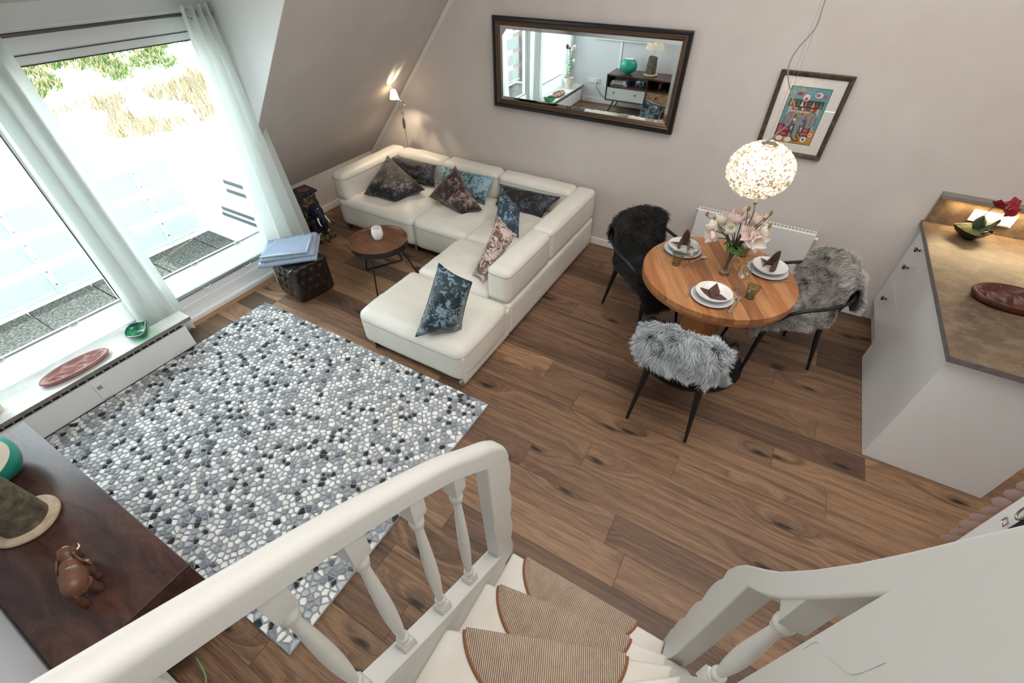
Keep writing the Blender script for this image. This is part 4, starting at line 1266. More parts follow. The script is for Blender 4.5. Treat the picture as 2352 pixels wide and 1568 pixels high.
# ------------------------------------------------------------------ table settings
CHINA = plain('white_glazed_china', '#E9E8E5', 0.18, coat=0.3)
CHINA_G = plain('pale_grey_china', '#C9CDD0', 0.22)
STEEL = plain('polished_cutlery_steel', '#D6D3CC', 0.12, 1.0)
NAP = mottled('brown_paper_napkin', [(0.3, '#4A332B'), (0.7, '#5C4138')], 20, 0.8)
ZT = 0.75
pl = thing('dinner_plate', 'flat pale dinner plate under the bowl at the near place setting', 'plate', (0, 0, 0), 'dinner plates on the round table', local=True)
MB().lathe([(0, 0.003), (0.078, 0.003), (0.082, 0.0), (0.088, 0.0), (0.120, 0.011), (0.131, 0.016), (0.132, 0.018), (0.129, 0.0185), (0.118, 0.0145), (0.088, 0.0075), (0, 0.007)], n=64).build('plate_body', CHINA_G, parent=pl, smooth=60)
bw = thing('soup_bowl', 'white shallow bowl with a brown napkin at the near place setting', 'bowl', (0, 0, 0), 'white bowls on the dinner plates', local=True)
MB().lathe([(0, 0.004), (0.045, 0.004), (0.05, 0.0), (0.058, 0.002), (0.098, 0.022), (0.112, 0.040), (0.1135, 0.042), (0.110, 0.0425), (0.095, 0.027), (0.055, 0.0095), (0, 0.008)], n=64).build('bowl_body', CHINA, parent=bw, smooth=60)


def napkin(label, loc, rz, kind):
    t = thing('napkin', label, 'napkin', loc, 'folded brown napkins in the bowls', local=True)
    b = MB()
    if kind == 'star':       # wings lying in the bowl and a pointed centre pocket
        b.add([(-0.105, 0.018, 0.020), (0.0, -0.045, 0.006), (-0.01, 0.035, 0.012), (0, 0.02, 0.02)], [(0, 1, 3), (0, 3, 2)])
        b.build('wing', NAP, parent=t, solid=0.0025)
        b = MB().add([(0.105, -0.03, 0.022), (0.0, -0.045, 0.006), (0.045, 0.025, 0.012), (0, 0.02, 0.02)], [(1, 0, 3), (3, 0, 2)])
        b.build('wing', NAP, parent=t, solid=0.0025)
        vs = [(0, -0.045, 0.012), (-0.034, 0.004, 0.036), (0.036, 0.008, 0.036), (-0.004, 0.036, 0.078), (0.002, -0.008, 0.050)]
        MB().add(vs, [(0, 4, 1), (0, 2, 4), (1, 4, 3), (4, 2, 3)]).build('pocket', NAP, parent=t, solid=0.002)
    else:                    # upright fold with a tall leaf and a flat tail
        P = []
        for i in range(13):
            a = R(-135) + R(270) * i / 12
            row = []
            for j in range(7):
                f = j / 6
                h = 0.13 * f * (1 - 0.62 * (abs(a) / R(135)) ** 1.3)
                rr = 0.036 * (1 - 0.55 * f ** 1.5) + 0.004
                row.append((rr * math.sin(a) * 1.1, rr * math.cos(a) + 0.02 * f, 0.012 + h))
            P.append(row)
        MB().grid(P).build('pocket', NAP, parent=t, smooth=50, solid=0.002)
        MB().add([(-0.10, 0.02, 0.034), (-0.03, -0.012, 0.03), (0.0, 0.02, 0.045), (-0.03, 0.03, 0.035)], [(0, 1, 2), (0, 2, 3)]).build('wing', NAP, parent=t, solid=0.002)
        MB().add([(0.075, -0.045, 0.036), (0.02, -0.03, 0.03), (0.02, 0.0, 0.05)], [(0, 1, 2)]).build('wing', NAP, parent=t, solid=0.002)
    t.rotation_euler = (0, 0, rz)
    return t


sets = [((-0.052, 2.675), 'at the near place setting', 'star', R(-4)), ((-0.365, 3.165), 'by the black sheepskin chair', 'fold', R(15)), ((0.219, 3.185), 'by the grey-brown sheepskin chair', 'fold', R(-35))]
for i, (p, w, kd, rz) in enumerate(sets):
    a = pl if i == 0 else copy_tree(pl)
    a.location = (p[0], p[1], ZT); a['label'] = 'flat pale dinner plate under the bowl ' + w
    b_ = bw if i == 0 else copy_tree(bw)
    b_.location = (p[0] + 0.004, p[1] + 0.006, ZT + 0.0078); b_['label'] = 'white shallow bowl on a dinner plate ' + w
    napkin(('brown star-folded napkin in the bowl ' if kd == 'star' else 'brown upright folded napkin in the bowl ') + w, (p[0] + 0.004, p[1] + 0.006, ZT + 0.012), rz, kd)


def cutlery(kind, label, a, b_, grp):
    """a = business end, b = handle end, on the table"""
    t = thing(kind, label, kind, (a[0], a[1], ZT), grp, local=True)
    d = V((b_[0] - a[0], b_[1] - a[1], 0)); L = d.length
    if kind == 'fork':
        MB().tube([(0.055, 0, 0.004), (0.085, 0, 0.008), (0.12, 0, 0.005), (L, 0, 0.003)], [0.011, 0.0032, 0.004, 0.0085], 8, flat=0.28, up=(0, 0, 1)).build('handle', STEEL, parent=t, smooth=60)
        for k_ in range(4):
            y = (k_ - 1.5) * 0.0055
            MB().tube([(0.0, y, 0.006), (0.03, y, 0.003), (0.058, y * 0.9, 0.004)], [0.0012, 0.0018, 0.002], 6).build('tine', STEEL, parent=t, smooth=60)
    elif kind == 'knife':
        MB().prism([(0.0, -0.003), (0.03, -0.009), (0.10, -0.009), (0.105, 0.004), (0.03, 0.008), (0.006, 0.005)], 0.001, 0.003, 'z').build('blade', STEEL, parent=t)
        MB().tube([(0.10, 0, 0.0045), (0.13, 0, 0.005), (L, 0, 0.005)], [0.005, 0.0055, 0.0085], 10, flat=0.5, up=(0, 0, 1)).build('handle', STEEL, parent=t, smooth=60)
    else:
        P = [[(0.028 + 0.028 * rr * math.cos(x), 0.018 * rr * math.sin(x), 0.002 + 0.007 * rr * rr) for x in np.linspace(0, 2 * PI, 25)[:-1]] for rr in (0.0005, 0.35, 0.7, 1.0)]
        MB().grid(P, cv=True).build('spoon_bowl', STEEL, parent=t, smooth=180, solid=0.0012)
        MB().tube([(0.054, 0, 0.008), (0.08, 0, 0.007), (L, 0, 0.003)], [0.003, 0.0032, 0.007], 8, flat=0.35, up=(0, 0, 1)).build('handle', STEEL, parent=t, smooth=60)
    t.rotation_euler = (0, 0, math.atan2(d.y, d.x))
    return t


cutlery('fork', 'steel fork left of the near place setting', (-0.200, 2.79), (-0.188, 2.60), 'cutlery on the table')
cutlery('knife', 'steel knife right of the near plate, beside the spoon', (0.088, 2.77), (0.072, 2.56), 'cutlery on the table')
cutlery('spoon', 'steel spoon right of the near plate, outside the knife', (0.105, 2.775), (0.100, 2.565), 'cutlery on the table')
cutlery('spoon', 'steel spoon beside the wine glass of the black-chair setting', (-0.185, 3.165), (-0.275, 3.03), 'cutlery on the table')
cutlery('knife', 'steel knife at the table edge by the black sheepskin chair', (-0.40, 3.02), (-0.545, 3.13), 'cutlery on the table')
cutlery('fork', 'steel fork next to the knife, by the black sheepskin chair', (-0.375, 3.035), (-0.52, 3.145), 'cutlery on the table')
cutlery('fork', 'steel fork in front of the plate by the grey-brown sheepskin chair', (0.235, 3.035), (0.372, 3.125), 'cutlery on the table')
cutlery('knife', 'steel knife behind the bowl by the grey-brown sheepskin chair', (0.045, 3.335), (0.175, 3.365), 'cutlery on the table')


def wineglass(label, loc):
    t = thing('wine_glass', label, 'wine glass', loc, 'wine glasses on the round table', local=True)
    MB().lathe([(0, 0.0), (0.034, 0.0), (0.036, 0.002), (0.012, 0.006), (0.004, 0.012)], n=40).build('foot', GLASS, parent=t, smooth=60)
    MB().lathe([(0.004, 0.012), (0.0033, 0.05), (0.0045, 0.085)], n=16).build('stem', GLASS, parent=t, smooth=60)
    MB().lathe([(0.0, 0.083), (0.02, 0.090), (0.036, 0.110), (0.0425, 0.135), (0.040, 0.165), (0.033, 0.20), (0.032, 0.20), (0.039, 0.165), (0.0415, 0.135), (0.035, 0.1115), (0.02, 0.092), (0, 0.086)], n=40).build('cup', GLASS, parent=t, smooth=60)
    MB().tube([(0.0325 * math.cos(a), 0.0325 * math.sin(a), 0.20) for a in np.linspace(0, 2 * PI, 41)[:-1]], 0.0009, 6, closed=True).build('rim', clear('glass_rim', '#E9EEEC', 0.4), parent=t, smooth=180)
    MB().tube([(0.0355 * math.cos(a), 0.0355 * math.sin(a), 0.0015) for a in np.linspace(0, 2 * PI, 41)[:-1]], 0.0010, 6, closed=True).build('foot_rim', clear('glass_foot_rim', '#E9EEEC', 0.4), parent=t, smooth=180)
    return t


def tumbler(label, loc):
    t = thing('tumbler', label, 'tumbler', loc, 'green water tumblers on the round table', local=True)
    MB().lathe([(0.0275, 0.010), (0.034, 0.05), (0.0405, 0.088), (0.0375, 0.088), (0.031, 0.05), (0.0245, 0.016)], n=36).build('glass_wall', GREEN_GLASS, parent=t, smooth=60)
    MB().lathe([(0, 0.0), (0.025, 0.0), (0.028, 0.003), (0.0278, 0.012), (0.0245, 0.014), (0.01, 0.019), (0, 0.02)], n=36).build('glass_foot', RIM_GREEN, parent=t, smooth=60)
    MB().tube([(0.039 * math.cos(a), 0.039 * math.sin(a), 0.088) for a in np.linspace(0, 2 * PI, 41)[:-1]], 0.0022, 8, closed=True).build('rim', clear('tumbler_rim', '#6F7F66', 0.3), parent=t, smooth=180)
    return t


wineglass('clear wine glass right of the near place setting', (0.078, 2.845, ZT))
wineglass('clear wine glass by the black sheepskin chair setting', (-0.276, 2.971, ZT))
wineglass('clear wine glass directly behind the flower vase', (0.003, 3.213, ZT))
tumbler('green tumbler at the near place setting, right of the wine glass', (0.163, 2.80, ZT))
tumbler('green tumbler by the knife and fork of the black-chair setting', (-0.356, 2.955, ZT))
tumbler('green tumbler behind the vase, towards the radiator', (0.035, 3.315, ZT))

# ------------------------------------------------------------------ vase with magnolia
VX, VY = -0.035, 3.0
va = thing('glass_vase', 'tall clear glass vase with thick base in the middle of the table', 'vase', (VX, VY, ZT), local=True)
MB().lathe([(0.032, 0.03), (0.038, 0.12), (0.046, 0.215), (0.043, 0.215), (0.035, 0.12), (0.028, 0.034)], n=40).build('vase_wall', GLASS, parent=va, smooth=60)
MB().lathe([(0, 0), (0.033, 0), (0.0355, 0.006), (0.033, 0.013), (0.035, 0.02), (0.032, 0.03), (0.028, 0.034), (0, 0.032)], n=40).build('vase_foot', clear('thick_glass_foot', '#F1F4F3', 0.22), parent=va, smooth=60)
MB().tube([(0.0445 * math.cos(a), 0.0445 * math.sin(a), 0.215) for a in np.linspace(0, 2 * PI, 41)[:-1]], 0.0016, 6, closed=True).build('rim', clear('vase_rim', '#E2E8E5', 0.4), parent=va, smooth=180)

bq = thing('magnolia_bouquet', 'bouquet of white and pink magnolia branches in the glass vase', 'flowers', (VX, VY, ZT + 0.02))
BRANCH = mottled('brown_twig', [(0.3, '#2E1E16'), (0.7, '#5A4030')], 60, 0.8)
HUSK = mottled('tan_bud_husk', [(0.3, '#7A5436'), (0.7, '#A9814F')], 50, 0.7)
MLEAF = mottled('magnolia_leaf', [(0.3, '#2F5A22'), (0.7, '#5E8A3A')], 18, 0.4)
PET_W = sheer('white_magnolia_petal', '#FBF6EA', 0.3)
PET_P = sheer('pink_magnolia_petal', '#F8E6E1', 0.3)
PET_L = sheer('pale_magnolia_petal', '#FBF2EA', 0.3)
r = random.Random(12)


def petal(m_, base, axis, az, ln, wd, openness):
    ax = V(axis).normalized()
    s = ax.orthogonal().normalized()
    s = (Matrix.Rotation(az, 3, ax) @ s)
    tn = ax.cross(s)
    P = []
    for i in range(7):
        f = i / 6
        ang_ = openness * (0.25 + 0.75 * f) - 0.30 * f * f
        c_ = V(base) + ax * (ln * f * math.cos(ang_ * 0.9)) + s * (ln * (0.12 + f * math.sin(ang_) * 0.9) * min(1, f * 2.5))
        w = wd * math.sin(PI * min(1, 0.10 + f * 0.86)) ** 0.75
        P.append([c_ + tn * (w * (j / 2 - 1)) + s * (-0.35 * w * (1 - (j / 2 - 1) ** 2)) * -1 + s * (-0.5 * w * abs(j / 2 - 1) ** 2) for j in range(5)])
    m_.grid(P)


flowers = [((-0.175, 2.93, 1.03), (-0.9, -0.4, 0.2), PET_P, 0.070, 0.9), ((-0.088, 2.91, 1.108), (-0.1, -0.5, 0.8), PET_W, 0.062, 0.55), ((-0.082, 2.98, 1.152), (0.1, -0.1, 1), PET_P, 0.080, 0.6),
           ((-0.044, 3.03, 1.173), (0.15, 0, 1), PET_W, 0.075, 0.35), ((-0.164, 3.03, 1.096), (-0.1, 0.2, 1), PET_W, 0.075, 0.55), ((-0.198, 2.98, 1.071), (-0.6, 0.1, 0.5), PET_W, 0.065, 0.7),
           ((0.028, 3.05, 1.134), (0.4, 0.2, 0.9), PET_L, 0.075, 0.65), ((0.026, 2.93, 1.099), (-0.2, -0.6, 0.4), PET_P, 0.066, 0.95), ((0.09, 2.99, 1.10), (0.6, -0.1, 0.7), PET_W, 0.068, 0.5), ((0.077, 2.92, 1.075), (0.4, -0.7, 0.1), PET_L, 0.07, 0.95)]
for c_, ax, mt, ln, op in flowers:
    ax = V(ax).normalized()
    base = V(c_) - ax * ln * 0.45
    b = MB()
    for k_ in range(7): petal(b, base, ax, k_ * 2 * PI / 7 + r.random() * 0.4, ln * 1.2 * r.uniform(0.9, 1.1), ln * 0.50, op * r.uniform(1.0, 1.7) if k_ % 2 else op * 0.9)
    fo = b.build('blossom', mt, parent=bq, smooth=180)
    MB().lathe([(0, -0.012), (0.008, -0.004), (0.006, 0.006), (0, 0.014)], mx=Matrix.Translation(base) @ ax.to_track_quat('Z', 'Y').to_matrix().to_4x4(), n=10).build('husk', HUSK, parent=fo, smooth=180)
    mid = V((VX, VY, 0.985)) + (base - V((VX, VY, 0.985))) * 0.5 + V((r.uniform(-.01, .01), r.uniform(-.01, .01), 0.015))
    MB().tube(bez([(VX + r.uniform(-.015, .015), VY + r.uniform(-.012, .012), 0.79), (VX + (base.x - VX) * 0.12, VY + (base.y - VY) * 0.12, 0.95), mid, base], 5), 0.0033, 6).build('branch', BRANCH, parent=bq, smooth=180)
buds = [(-0.01, 3.0, 1.274), (0.073, 3.0, 1.195), (0.063, 3.0, 1.107), (-0.259, 3.0, 1.132), (-0.034, 3.0, 1.221), (0.095, 3.0, 1.225), (0.115, 3.0, 1.147), (-0.208, 3.0, 1.111)]
for i, c_ in enumerate(buds):
    c_ = V(c_)
    st_ = V((VX + (c_.x - VX) * 0.25, VY, 1.0))
    mid = st_.lerp(c_, 0.6) + V((r.uniform(-.02, .02), r.uniform(-.015, .015), r.uniform(-0.01, .02)))
    MB().tube(bez([(VX + r.uniform(-.01, .01), VY, 0.80), st_, mid, c_, c_ + V((r.uniform(-.015, .015), 0, 0.02))], 5), [0.0026] * 12 + [0.002] * 8 + [0.001], 6).build('branch', BRANCH, parent=bq, smooth=180)
    bo = MB().lathe([(0, -0.008), (0.0095, 0.0), (0.010, 0.010), (0.005, 0.024), (0, 0.030)], c=tuple(c_), n=10).build('bud', PET_P if i in (0, 1, 2) else HUSK, parent=bq, smooth=180)
    if i in (0, 1, 2): MB().lathe([(0, -0.012), (0.0105, -0.004), (0.0108, 0.006), (0.0, 0.006)], c=tuple(c_), n=10).build('husk', HUSK, parent=bo, smooth=180)
for a, ln, dz in ((-1.9, 0.10, -0.01), (-1.2, 0.11, -0.02), (-0.5, 0.09, 0.0), (-2.6, 0.08, 0.02), (1.2, 0.09, 0.01)):
    d = V((math.cos(a), math.sin(a), 0.35)).normalized(); s = V((-math.sin(a), math.cos(a), 0)); b0 = V((VX, VY, 0.97 + dz))
    P = [[b0 + d * ln * i / 7 + V((0, 0, -0.04 * (i / 7) ** 2)) + s * (0.024 * math.sin(PI * (0.06 + 0.9 * i / 7)) * (j - 1)) + V((0, 0, 0.006 * abs(j - 1))) for j in range(3)] for i in range(8)]
    MB().grid(P).build('leaf', MLEAF, parent=bq, smooth=180, solid=0.001)

# ------------------------------------------------------------------ pendant lamp
PZ = 1.475
pd = thing('pendant_lamp', 'glowing crystal ball pendant lamp hanging over the dining table', 'pendant lamp', (-0.05, 2.985, PZ))
SH1 = NT('lit_crystal_bead'); SH1.set(col=lin('#F1E8DA'), rough=0.2, emit=lin('#FFE2BC'), es=0.13)
SH2 = NT('bright_crystal_bead'); SH2.set(col=lin('#FFF6E6'), rough=0.1, emit=lin('#FFF0DA'), es=0.5)
SH3 = NT('amber_crystal_bead'); SH3.set(col=lin('#B8A68C'), rough=0.2, emit=lin('#D2AE7C'), es=0.05)
b = MB()
r = random.Random(77)
N = 3000
RX, RZ = 0.178, 0.152
for i in range(N):
    z = 1 - 2 * (i + 0.5) / N
    if z > 0.955: continue
    a = i * 2.399963
    rr = math.sqrt(1 - z * z)
    n_ = V((rr * math.cos(a), rr * math.sin(a), z))
    c_ = V((-0.05 + n_.x * RX, 2.985 + n_.y * RX, PZ + n_.z * RZ)) + n_ * r.uniform(-0.006, 0.004)
    q = Matrix.Rotation(r.uniform(0, 6.28), 4, n_) @ n_.to_track_quat('Z', 'Y').to_matrix().to_4x4()
    q = Matrix.Translation(c_) @ q @ Matrix.Rotation(r.uniform(-0.7, 0.7), 4, 'X') @ Matrix.Rotation(r.uniform(-0.7, 0.7), 4, 'Y')
    s = r.uniform(0.0045, 0.0085)
    b.cur = r.choice((0, 0, 1, 1, 2))
    l_ = s * r.uniform(1, 2.2)
    vs = [V((l_, 0, 0)), V((0, s, 0)), V((-l_, 0, 0)), V((0, -s, 0)), V((0, 0, s * 0.6)), V((0, 0, -s * 0.6))]
    b.add([q @ v for v in vs], [(0, 1, 4), (1, 2, 4), (2, 3, 4), (3, 0, 4), (1, 0, 5), (2, 1, 5), (3, 2, 5), (0, 3, 5)])
b.build('crystal_beads', [SH1.m, SH2.m, SH3.m], parent=pd, kind='stuff')
CORE = NT('glowing_inner_globe'); CORE.set(col=lin('#FFF3E0'), emit=lin('#FFF0DA'), es=2.4)
MB().lathe([(0, -1)] + [(math.sin(PI * i / 16), -math.cos(PI * i / 16)) for i in range(1, 16)] + [(0, 1)], n=32, mx=Matrix.Translation((-0.05, 2.985, PZ)) @ Matrix.Diagonal((0.115, 0.115, 0.095, 1))).build('inner_globe', CORE.m, parent=pd, smooth=180)
MB().lathe([(0, 0.0), (0.046, -0.004), (0.046, 0.004), (0.040, 0.010), (0, 0.012)], c=(-0.05, 2.985, PZ + 0.143), n=6).build('cap_plate', plain('satin_lamp_cap', '#A79C8C', 0.3, 0.8), parent=pd)
MB().tube(bez([(-0.07, 2.985, 1.625), (-0.048, 2.985, 1.659), (0.001, 2.985, 1.734), (0.01, 2.985, 1.794), (-0.018, 2.985, 1.849), (-0.073, 2.985, 1.934), (-0.096, 2.985, 2.001), (-0.086, 2.985, 2.067), (-0.048, 2.985, 2.142), (-0.038, 2.985, 2.186), (-0.043, 2.985, 2.268), (-0.04, 2.985, 2.6), (-0.045, 2.985, 3.99)], 8), 0.0032, 8).build('cord', plain('clear_grey_cord', '#8F8C86', 0.3), parent=pd, smooth=60)
for dx, dy in ((-0.012, 0), (0.010, 0.012)):
    MB().tube([(-0.05 + dx, 2.985 + dy, PZ + 0.15), (-0.046, 2.985, 3.99)], 0.0007, 5).build('suspension_wire', CHROME, parent=pd)
MB().lathe([(0, 0), (0.06, 0), (0.06, -0.025), (0, -0.03)], c=(-0.046, 2.985, 4.0), n=32).build('ceiling_rose', CHROME, parent=pd, smooth=40)

# ================================================================== KITCHEN PENINSULA
kc = thing('kitchen_cabinet', 'white kitchen peninsula cabinet with three knob drawers beside the dining corner', 'cabinet', (1.44, 3.38, 0))
CAB = plain('white_cabinet_front', '#E4E5E4', 0.3)
MB().box((1.137, 2.57, 0.0), (1.752, 2.588, 0.885)).build('end_panel', CAB, parent=kc, bevel=0.0015)
MB().box((1.137, 2.590, 0.0), (1.156, 3.612, 0.885)).build('side_panel', CAB, parent=kc, bevel=0.0015)
MB().box((1.17, 2.59, 0.19), (1.73, 4.19, 0.88)).build('cabinet_body', CAB, parent=kc)
MB().box((1.205, 3.612, 0.0), (1.22, 4.195, 0.185)).build('toe_kick', CAB, parent=kc)
KNOB = plain('dark_bronze_knob', '#5A5148', 0.3, 0.8)
for z0, z1, zk in ((0.763, 0.883, 0.802), (0.482, 0.758, 0.655), (0.190, 0.477, 0.367)):
    d = MB().box((1.137, 3.616, z0), (1.156, 4.192, z1)).build('drawer', CAB, parent=kc, bevel=0.0015)
    MB().lathe([(0, 0), (0.009, 0.0), (0.0095, 0.003), (0.005, 0.008), (0.0048, 0.016), (0.015, 0.022), (0.0185, 0.028), (0.015, 0.035), (0, 0.038)], mx=Matrix.Translation((1.137, 3.93, zk)) @ Matrix.Rotation(-PI / 2, 4, 'Y'), n=20).build('knob', KNOB, parent=d, smooth=50)
wt = thing('worktop', 'brown stone-look worktop with grey edge on the white peninsula', 'worktop', (1.45, 3.35, 0.885))
MB().box((1.1065, 2.512, 0.8855), (1.82, 4.195, 0.92)).build('worktop_slab', STONE, parent=wt)
MB().box((1.1045, 2.510, 0.8855), (1.1063, 4.195, 0.9195)).build('edge_strip', STONE_EDGE, parent=wt)
MB().box((1.1045, 2.5085, 0.8855), (1.82, 2.5118, 0.9195)).build('edge_strip', STONE_EDGE, parent=wt)
bs = thing('backsplash', 'brown stone backsplash with a grey ledge and warm light strip behind the worktop', 'backsplash', (1.9, 4.19, 0.92))
MB().box((1.122, 4.180, 0.921), (2.98, 4.198, 1.115)).build('splash_panel', STONE, parent=bs)
MB().box((1.118, 4.125, 1.115), (2.98, 4.199, 1.143)).build('ledge', plain('grey_aluminium_ledge', '#8E857D', 0.45, 0.2), parent=bs, bevel=0.002)
MB().box((1.1155, 4.176, 0.921), (1.1215, 4.199, 1.115)).build('end_trim', CHROME, parent=bs)
LED = NT('warm_led_strip'); LED.set(col=lin('#FFF0D8'), emit=lin('#FFD28C'), es=7.0)
MB().box((1.14, 4.150, 1.1085), (2.96, 4.162, 1.1145)).build('light_strip', LED.m, parent=bs)
light('led_strip_light', 'AREA', (2.06, 4.14, 1.106), 8.5, (1, 0.74, 0.42), aim=(0, -0.25, -1), shape='RECTANGLE', size=1.7, size_y=0.02)
sk = thing('socket_strip', 'white triple wall socket strip on the kitchen backsplash behind the orchid', 'socket', (1.45, 4.178, 1.03))
SOCK = plain('white_socket_plastic', '#F0EDE6', 0.35)
MB().box((1.337, 4.170, 0.985), (1.575, 4.180, 1.068)).build('socket_plate', SOCK, parent=sk, bevel=0.003)
for i in range(3):
    cx = 1.377 + i * 0.079
    if i < 2:
        so = MB().lathe([(0.029, 0), (0.0275, -0.002), (0.024, -0.002), (0.021, 0.006), (0, 0.006)], mx=Matrix.Translation((cx, 4.170, 1.0265)) @ Matrix.Rotation(-PI / 2, 4, 'X'), n=28).build('socket_insert', SOCK, parent=sk, smooth=40)
        h = MB()
        for dx in (-0.0095, 0.0095): h.lathe([(0, 0), (0.0027, 0), (0, 0.001)], mx=Matrix.Translation((cx + dx, 4.1675, 1.0265)) @ Matrix.Rotation(PI / 2, 4, 'X'), n=10)
        h.build('pin_hole', DARKMETAL, parent=so)
    else:
        MB().box((cx - 0.031, 4.1675, 0.994), (cx + 0.031, 4.1705, 1.059)).build('blank_cover', SOCK, parent=sk, bevel=0.002)
snack_tray('wooden_snack_tray', 'dark red-brown wooden snack tray with six hollows on the kitchen worktop', (1.46, 3.225, 0.92), 0.20, 0.135, 0.044, R(8), REDWOOD, 3)

# orchid in a boat-shaped bowl
oc = thing('orchid_bowl', 'dark red orchid in a pointed dark bowl on the kitchen worktop', 'orchid', (1.355, 4.03, 0.92), local=True)
BWL = NT('dark_bronze_bowl').set(col=lin('#2E221C'), rough=0.35, metal=0.3).m
P = []
for f, z in ((0.01, 0.004), (0.30, 0.004), (0.55, 0.012), (0.80, 0.032), (1.0, 0.062), (1.0, 0.066), (0.93, 0.060)):
    row = []
    for j in range(48):
        a = 2 * PI * j / 48
        c_, s_ = math.cos(a), math.sin(a)
        k_ = 1 / (abs(c_) ** 1.25 + abs(s_) ** 1.25) ** (1 / 1.25)
        row.append((0.115 * f * c_ * k_, 0.105 * f * s_ * k_, z + 0.010 * f * abs(c_) ** 4))
    P.append(row)
MB().grid(P, cv=True).build('bowl_body', BWL, parent=oc, smooth=50)
MOSS = mottled('green_moss', [(0.3, '#252C10'), (0.7, '#4A5222')], 60, 0.95, bump=0.6)
P2 = [[(x * f / 0.93, y * f / 0.93, 0.058 + 0.008 * (1 - f)) for (x, y, z) in P[-1]] for f in (0.01, 0.5, 0.93)]
MB().grid(P2, cv=True).build('moss', MOSS, parent=oc, smooth=180)
ODK = mottled('orchid_leaf', [(0.3, '#1A2C14'), (0.7, '#334C24')], 20, 0.4)


def strap_leaf(a, tilt, ln, wd):
    d = V((math.cos(a) * math.cos(tilt), math.sin(a) * math.cos(tilt), math.sin(tilt)))
    s = V((-math.sin(a), math.cos(a), 0))
    up = d.cross(s)
    P = [[V((0.02, 0, 0.06)) + d * ln * i / 9 + s * wd * math.sin(PI * (0.08 + 0.88 * i / 9)) ** 0.7 * (j - 2) / 2 + up * (-0.05 * (i / 9) ** 2 * ln * 4 * 0.3 + 0.006 * abs(j - 2)) * -1 for j in range(5)] for i in range(10)]
    MB().grid(P).build('leaf', ODK, parent=oc, smooth=180, solid=0.0015)


strap_leaf(R(95), R(66), 0.10, 0.036)
strap_leaf(R(25), R(40), 0.13, 0.027)
strap_leaf(R(-40), R(20), 0.07, 0.022)
stem = bez([(0.0, 0, 0.06), (-0.005, -0.01, 0.12), (0.0, -0.015, 0.20), (0.02, -0.02, 0.265), (0.06, -0.025, 0.285), (0.095, -0.03, 0.265)], 8)
MB().tube(stem, 0.0022, 6).build('stem', plain('dark_orchid_stem', '#3A2B22', 0.6), parent=oc, smooth=180)
RED = mottled('dark_red_orchid_petal', [(0.3, '#7E1522'), (0.7, '#B3283A')], 30, 0.5)
for c_, fwd in (((0.025, -0.03, 0.262), (-0.3, -0.6, -0.5)), ((0.085, -0.035, 0.285), (0.2, -0.8, 0.4)), ((0.10, -0.04, 0.235), (0.1, -1, -0.1))):
    fw = V(fwd).normalized(); b = MB()
    for k_ in range(5):
        s = (Matrix.Rotation(k_ * 2 * PI / 5 + 0.4, 3, fw) @ fw.orthogonal().normalized()); tn = fw.cross(s)
        wd = 0.017 if k_ % 2 else 0.013
        P = [[V(c_) + s * 0.044 * i / 5 + tn * 1.3 * wd * math.sin(PI * (0.12 + 0.84 * i / 5)) * (j - 1) + fw * (0.004 * abs(j - 1) - 0.008 * (i / 5) ** 2) for j in range(3)] for i in range(6)]
        b.grid(P)
    fo = b.build('blossom', RED, parent=oc, smooth=180)
    MB().lathe([(0, -0.006), (0.006, 0), (0, 0.012)], mx=Matrix.Translation(V(c_)) @ fw.to_track_quat('Z', 'Y').to_matrix().to_4x4(), n=8).build('lip', plain('orchid_lip', '#5A0F1C', 0.5), parent=fo, smooth=180)

# ================================================================== RIGHT: wall end with disc garland and strap
wp = struct(MB().box((1.515, 0.55, 0.0), (1.60, 2.08, 2.6)).build('wall_end', WHITE_WALL))
dg_ = thing('disc_garland', 'string of translucent pinkish discs hanging along the white wall end at right', 'garland', (1.495, 2.085, 0.1))
DISC = sheer('pinkish_shell_disc', '#CDB6B2', 0.4, 0.25)
MB().tube([(1.50, 2.122, z) for z in np.linspace(0.05, 1.6, 12)], 0.003, 6).build('string', plain('grey_string', '#8C8C8C', 0.8), parent=dg_)
for i in range(20):
    z = 0.09 + i * 0.078
    mx = Matrix.Translation((1.500, 2.100, z)) @ Matrix.Rotation(R(12 * math.sin(i * 2.1)), 4, 'Z') @ Matrix.Rotation(PI / 2, 4, 'X')
    MB().lathe([(0, -0.002), (0.030, -0.002), (0.036, 0), (0.030, 0.002), (0, 0.002)], mx=mx, n=20).build('disc', DISC, parent=dg_, smooth=40)
sb = thing('strap_clasp', 'metal clasp on a dark purple strap hanging against the white wall end', 'strap', (1.505, 1.96, 0.5))
MB().box((1.503, 1.930, 0.47), (1.512, 1.962, 0.60), Matrix.Translation((0, 0, 0))).build('strap', plain('dark_purple_strap', '#2B2233', 0.8), parent=sb, bevel=0.003)
MB().tube([(1.496, 1.975 + 0.022 * math.cos(a), 0.585 + 0.045 * math.sin(a)) for a in np.linspace(0, 2 * PI, 25)[:-1]], 0.005, 8, closed=True).build('snap_hook', CHROME, parent=sb, smooth=180)
MB().tube([(1.498, 1.992 + dx, 0.475 + dz) for dx, dz in ((-.016, -.016), (.016, -.016), (.016, .016), (-.016, .016))], 0.004, 6, closed=True).build('buckle', CHROME, parent=sb)

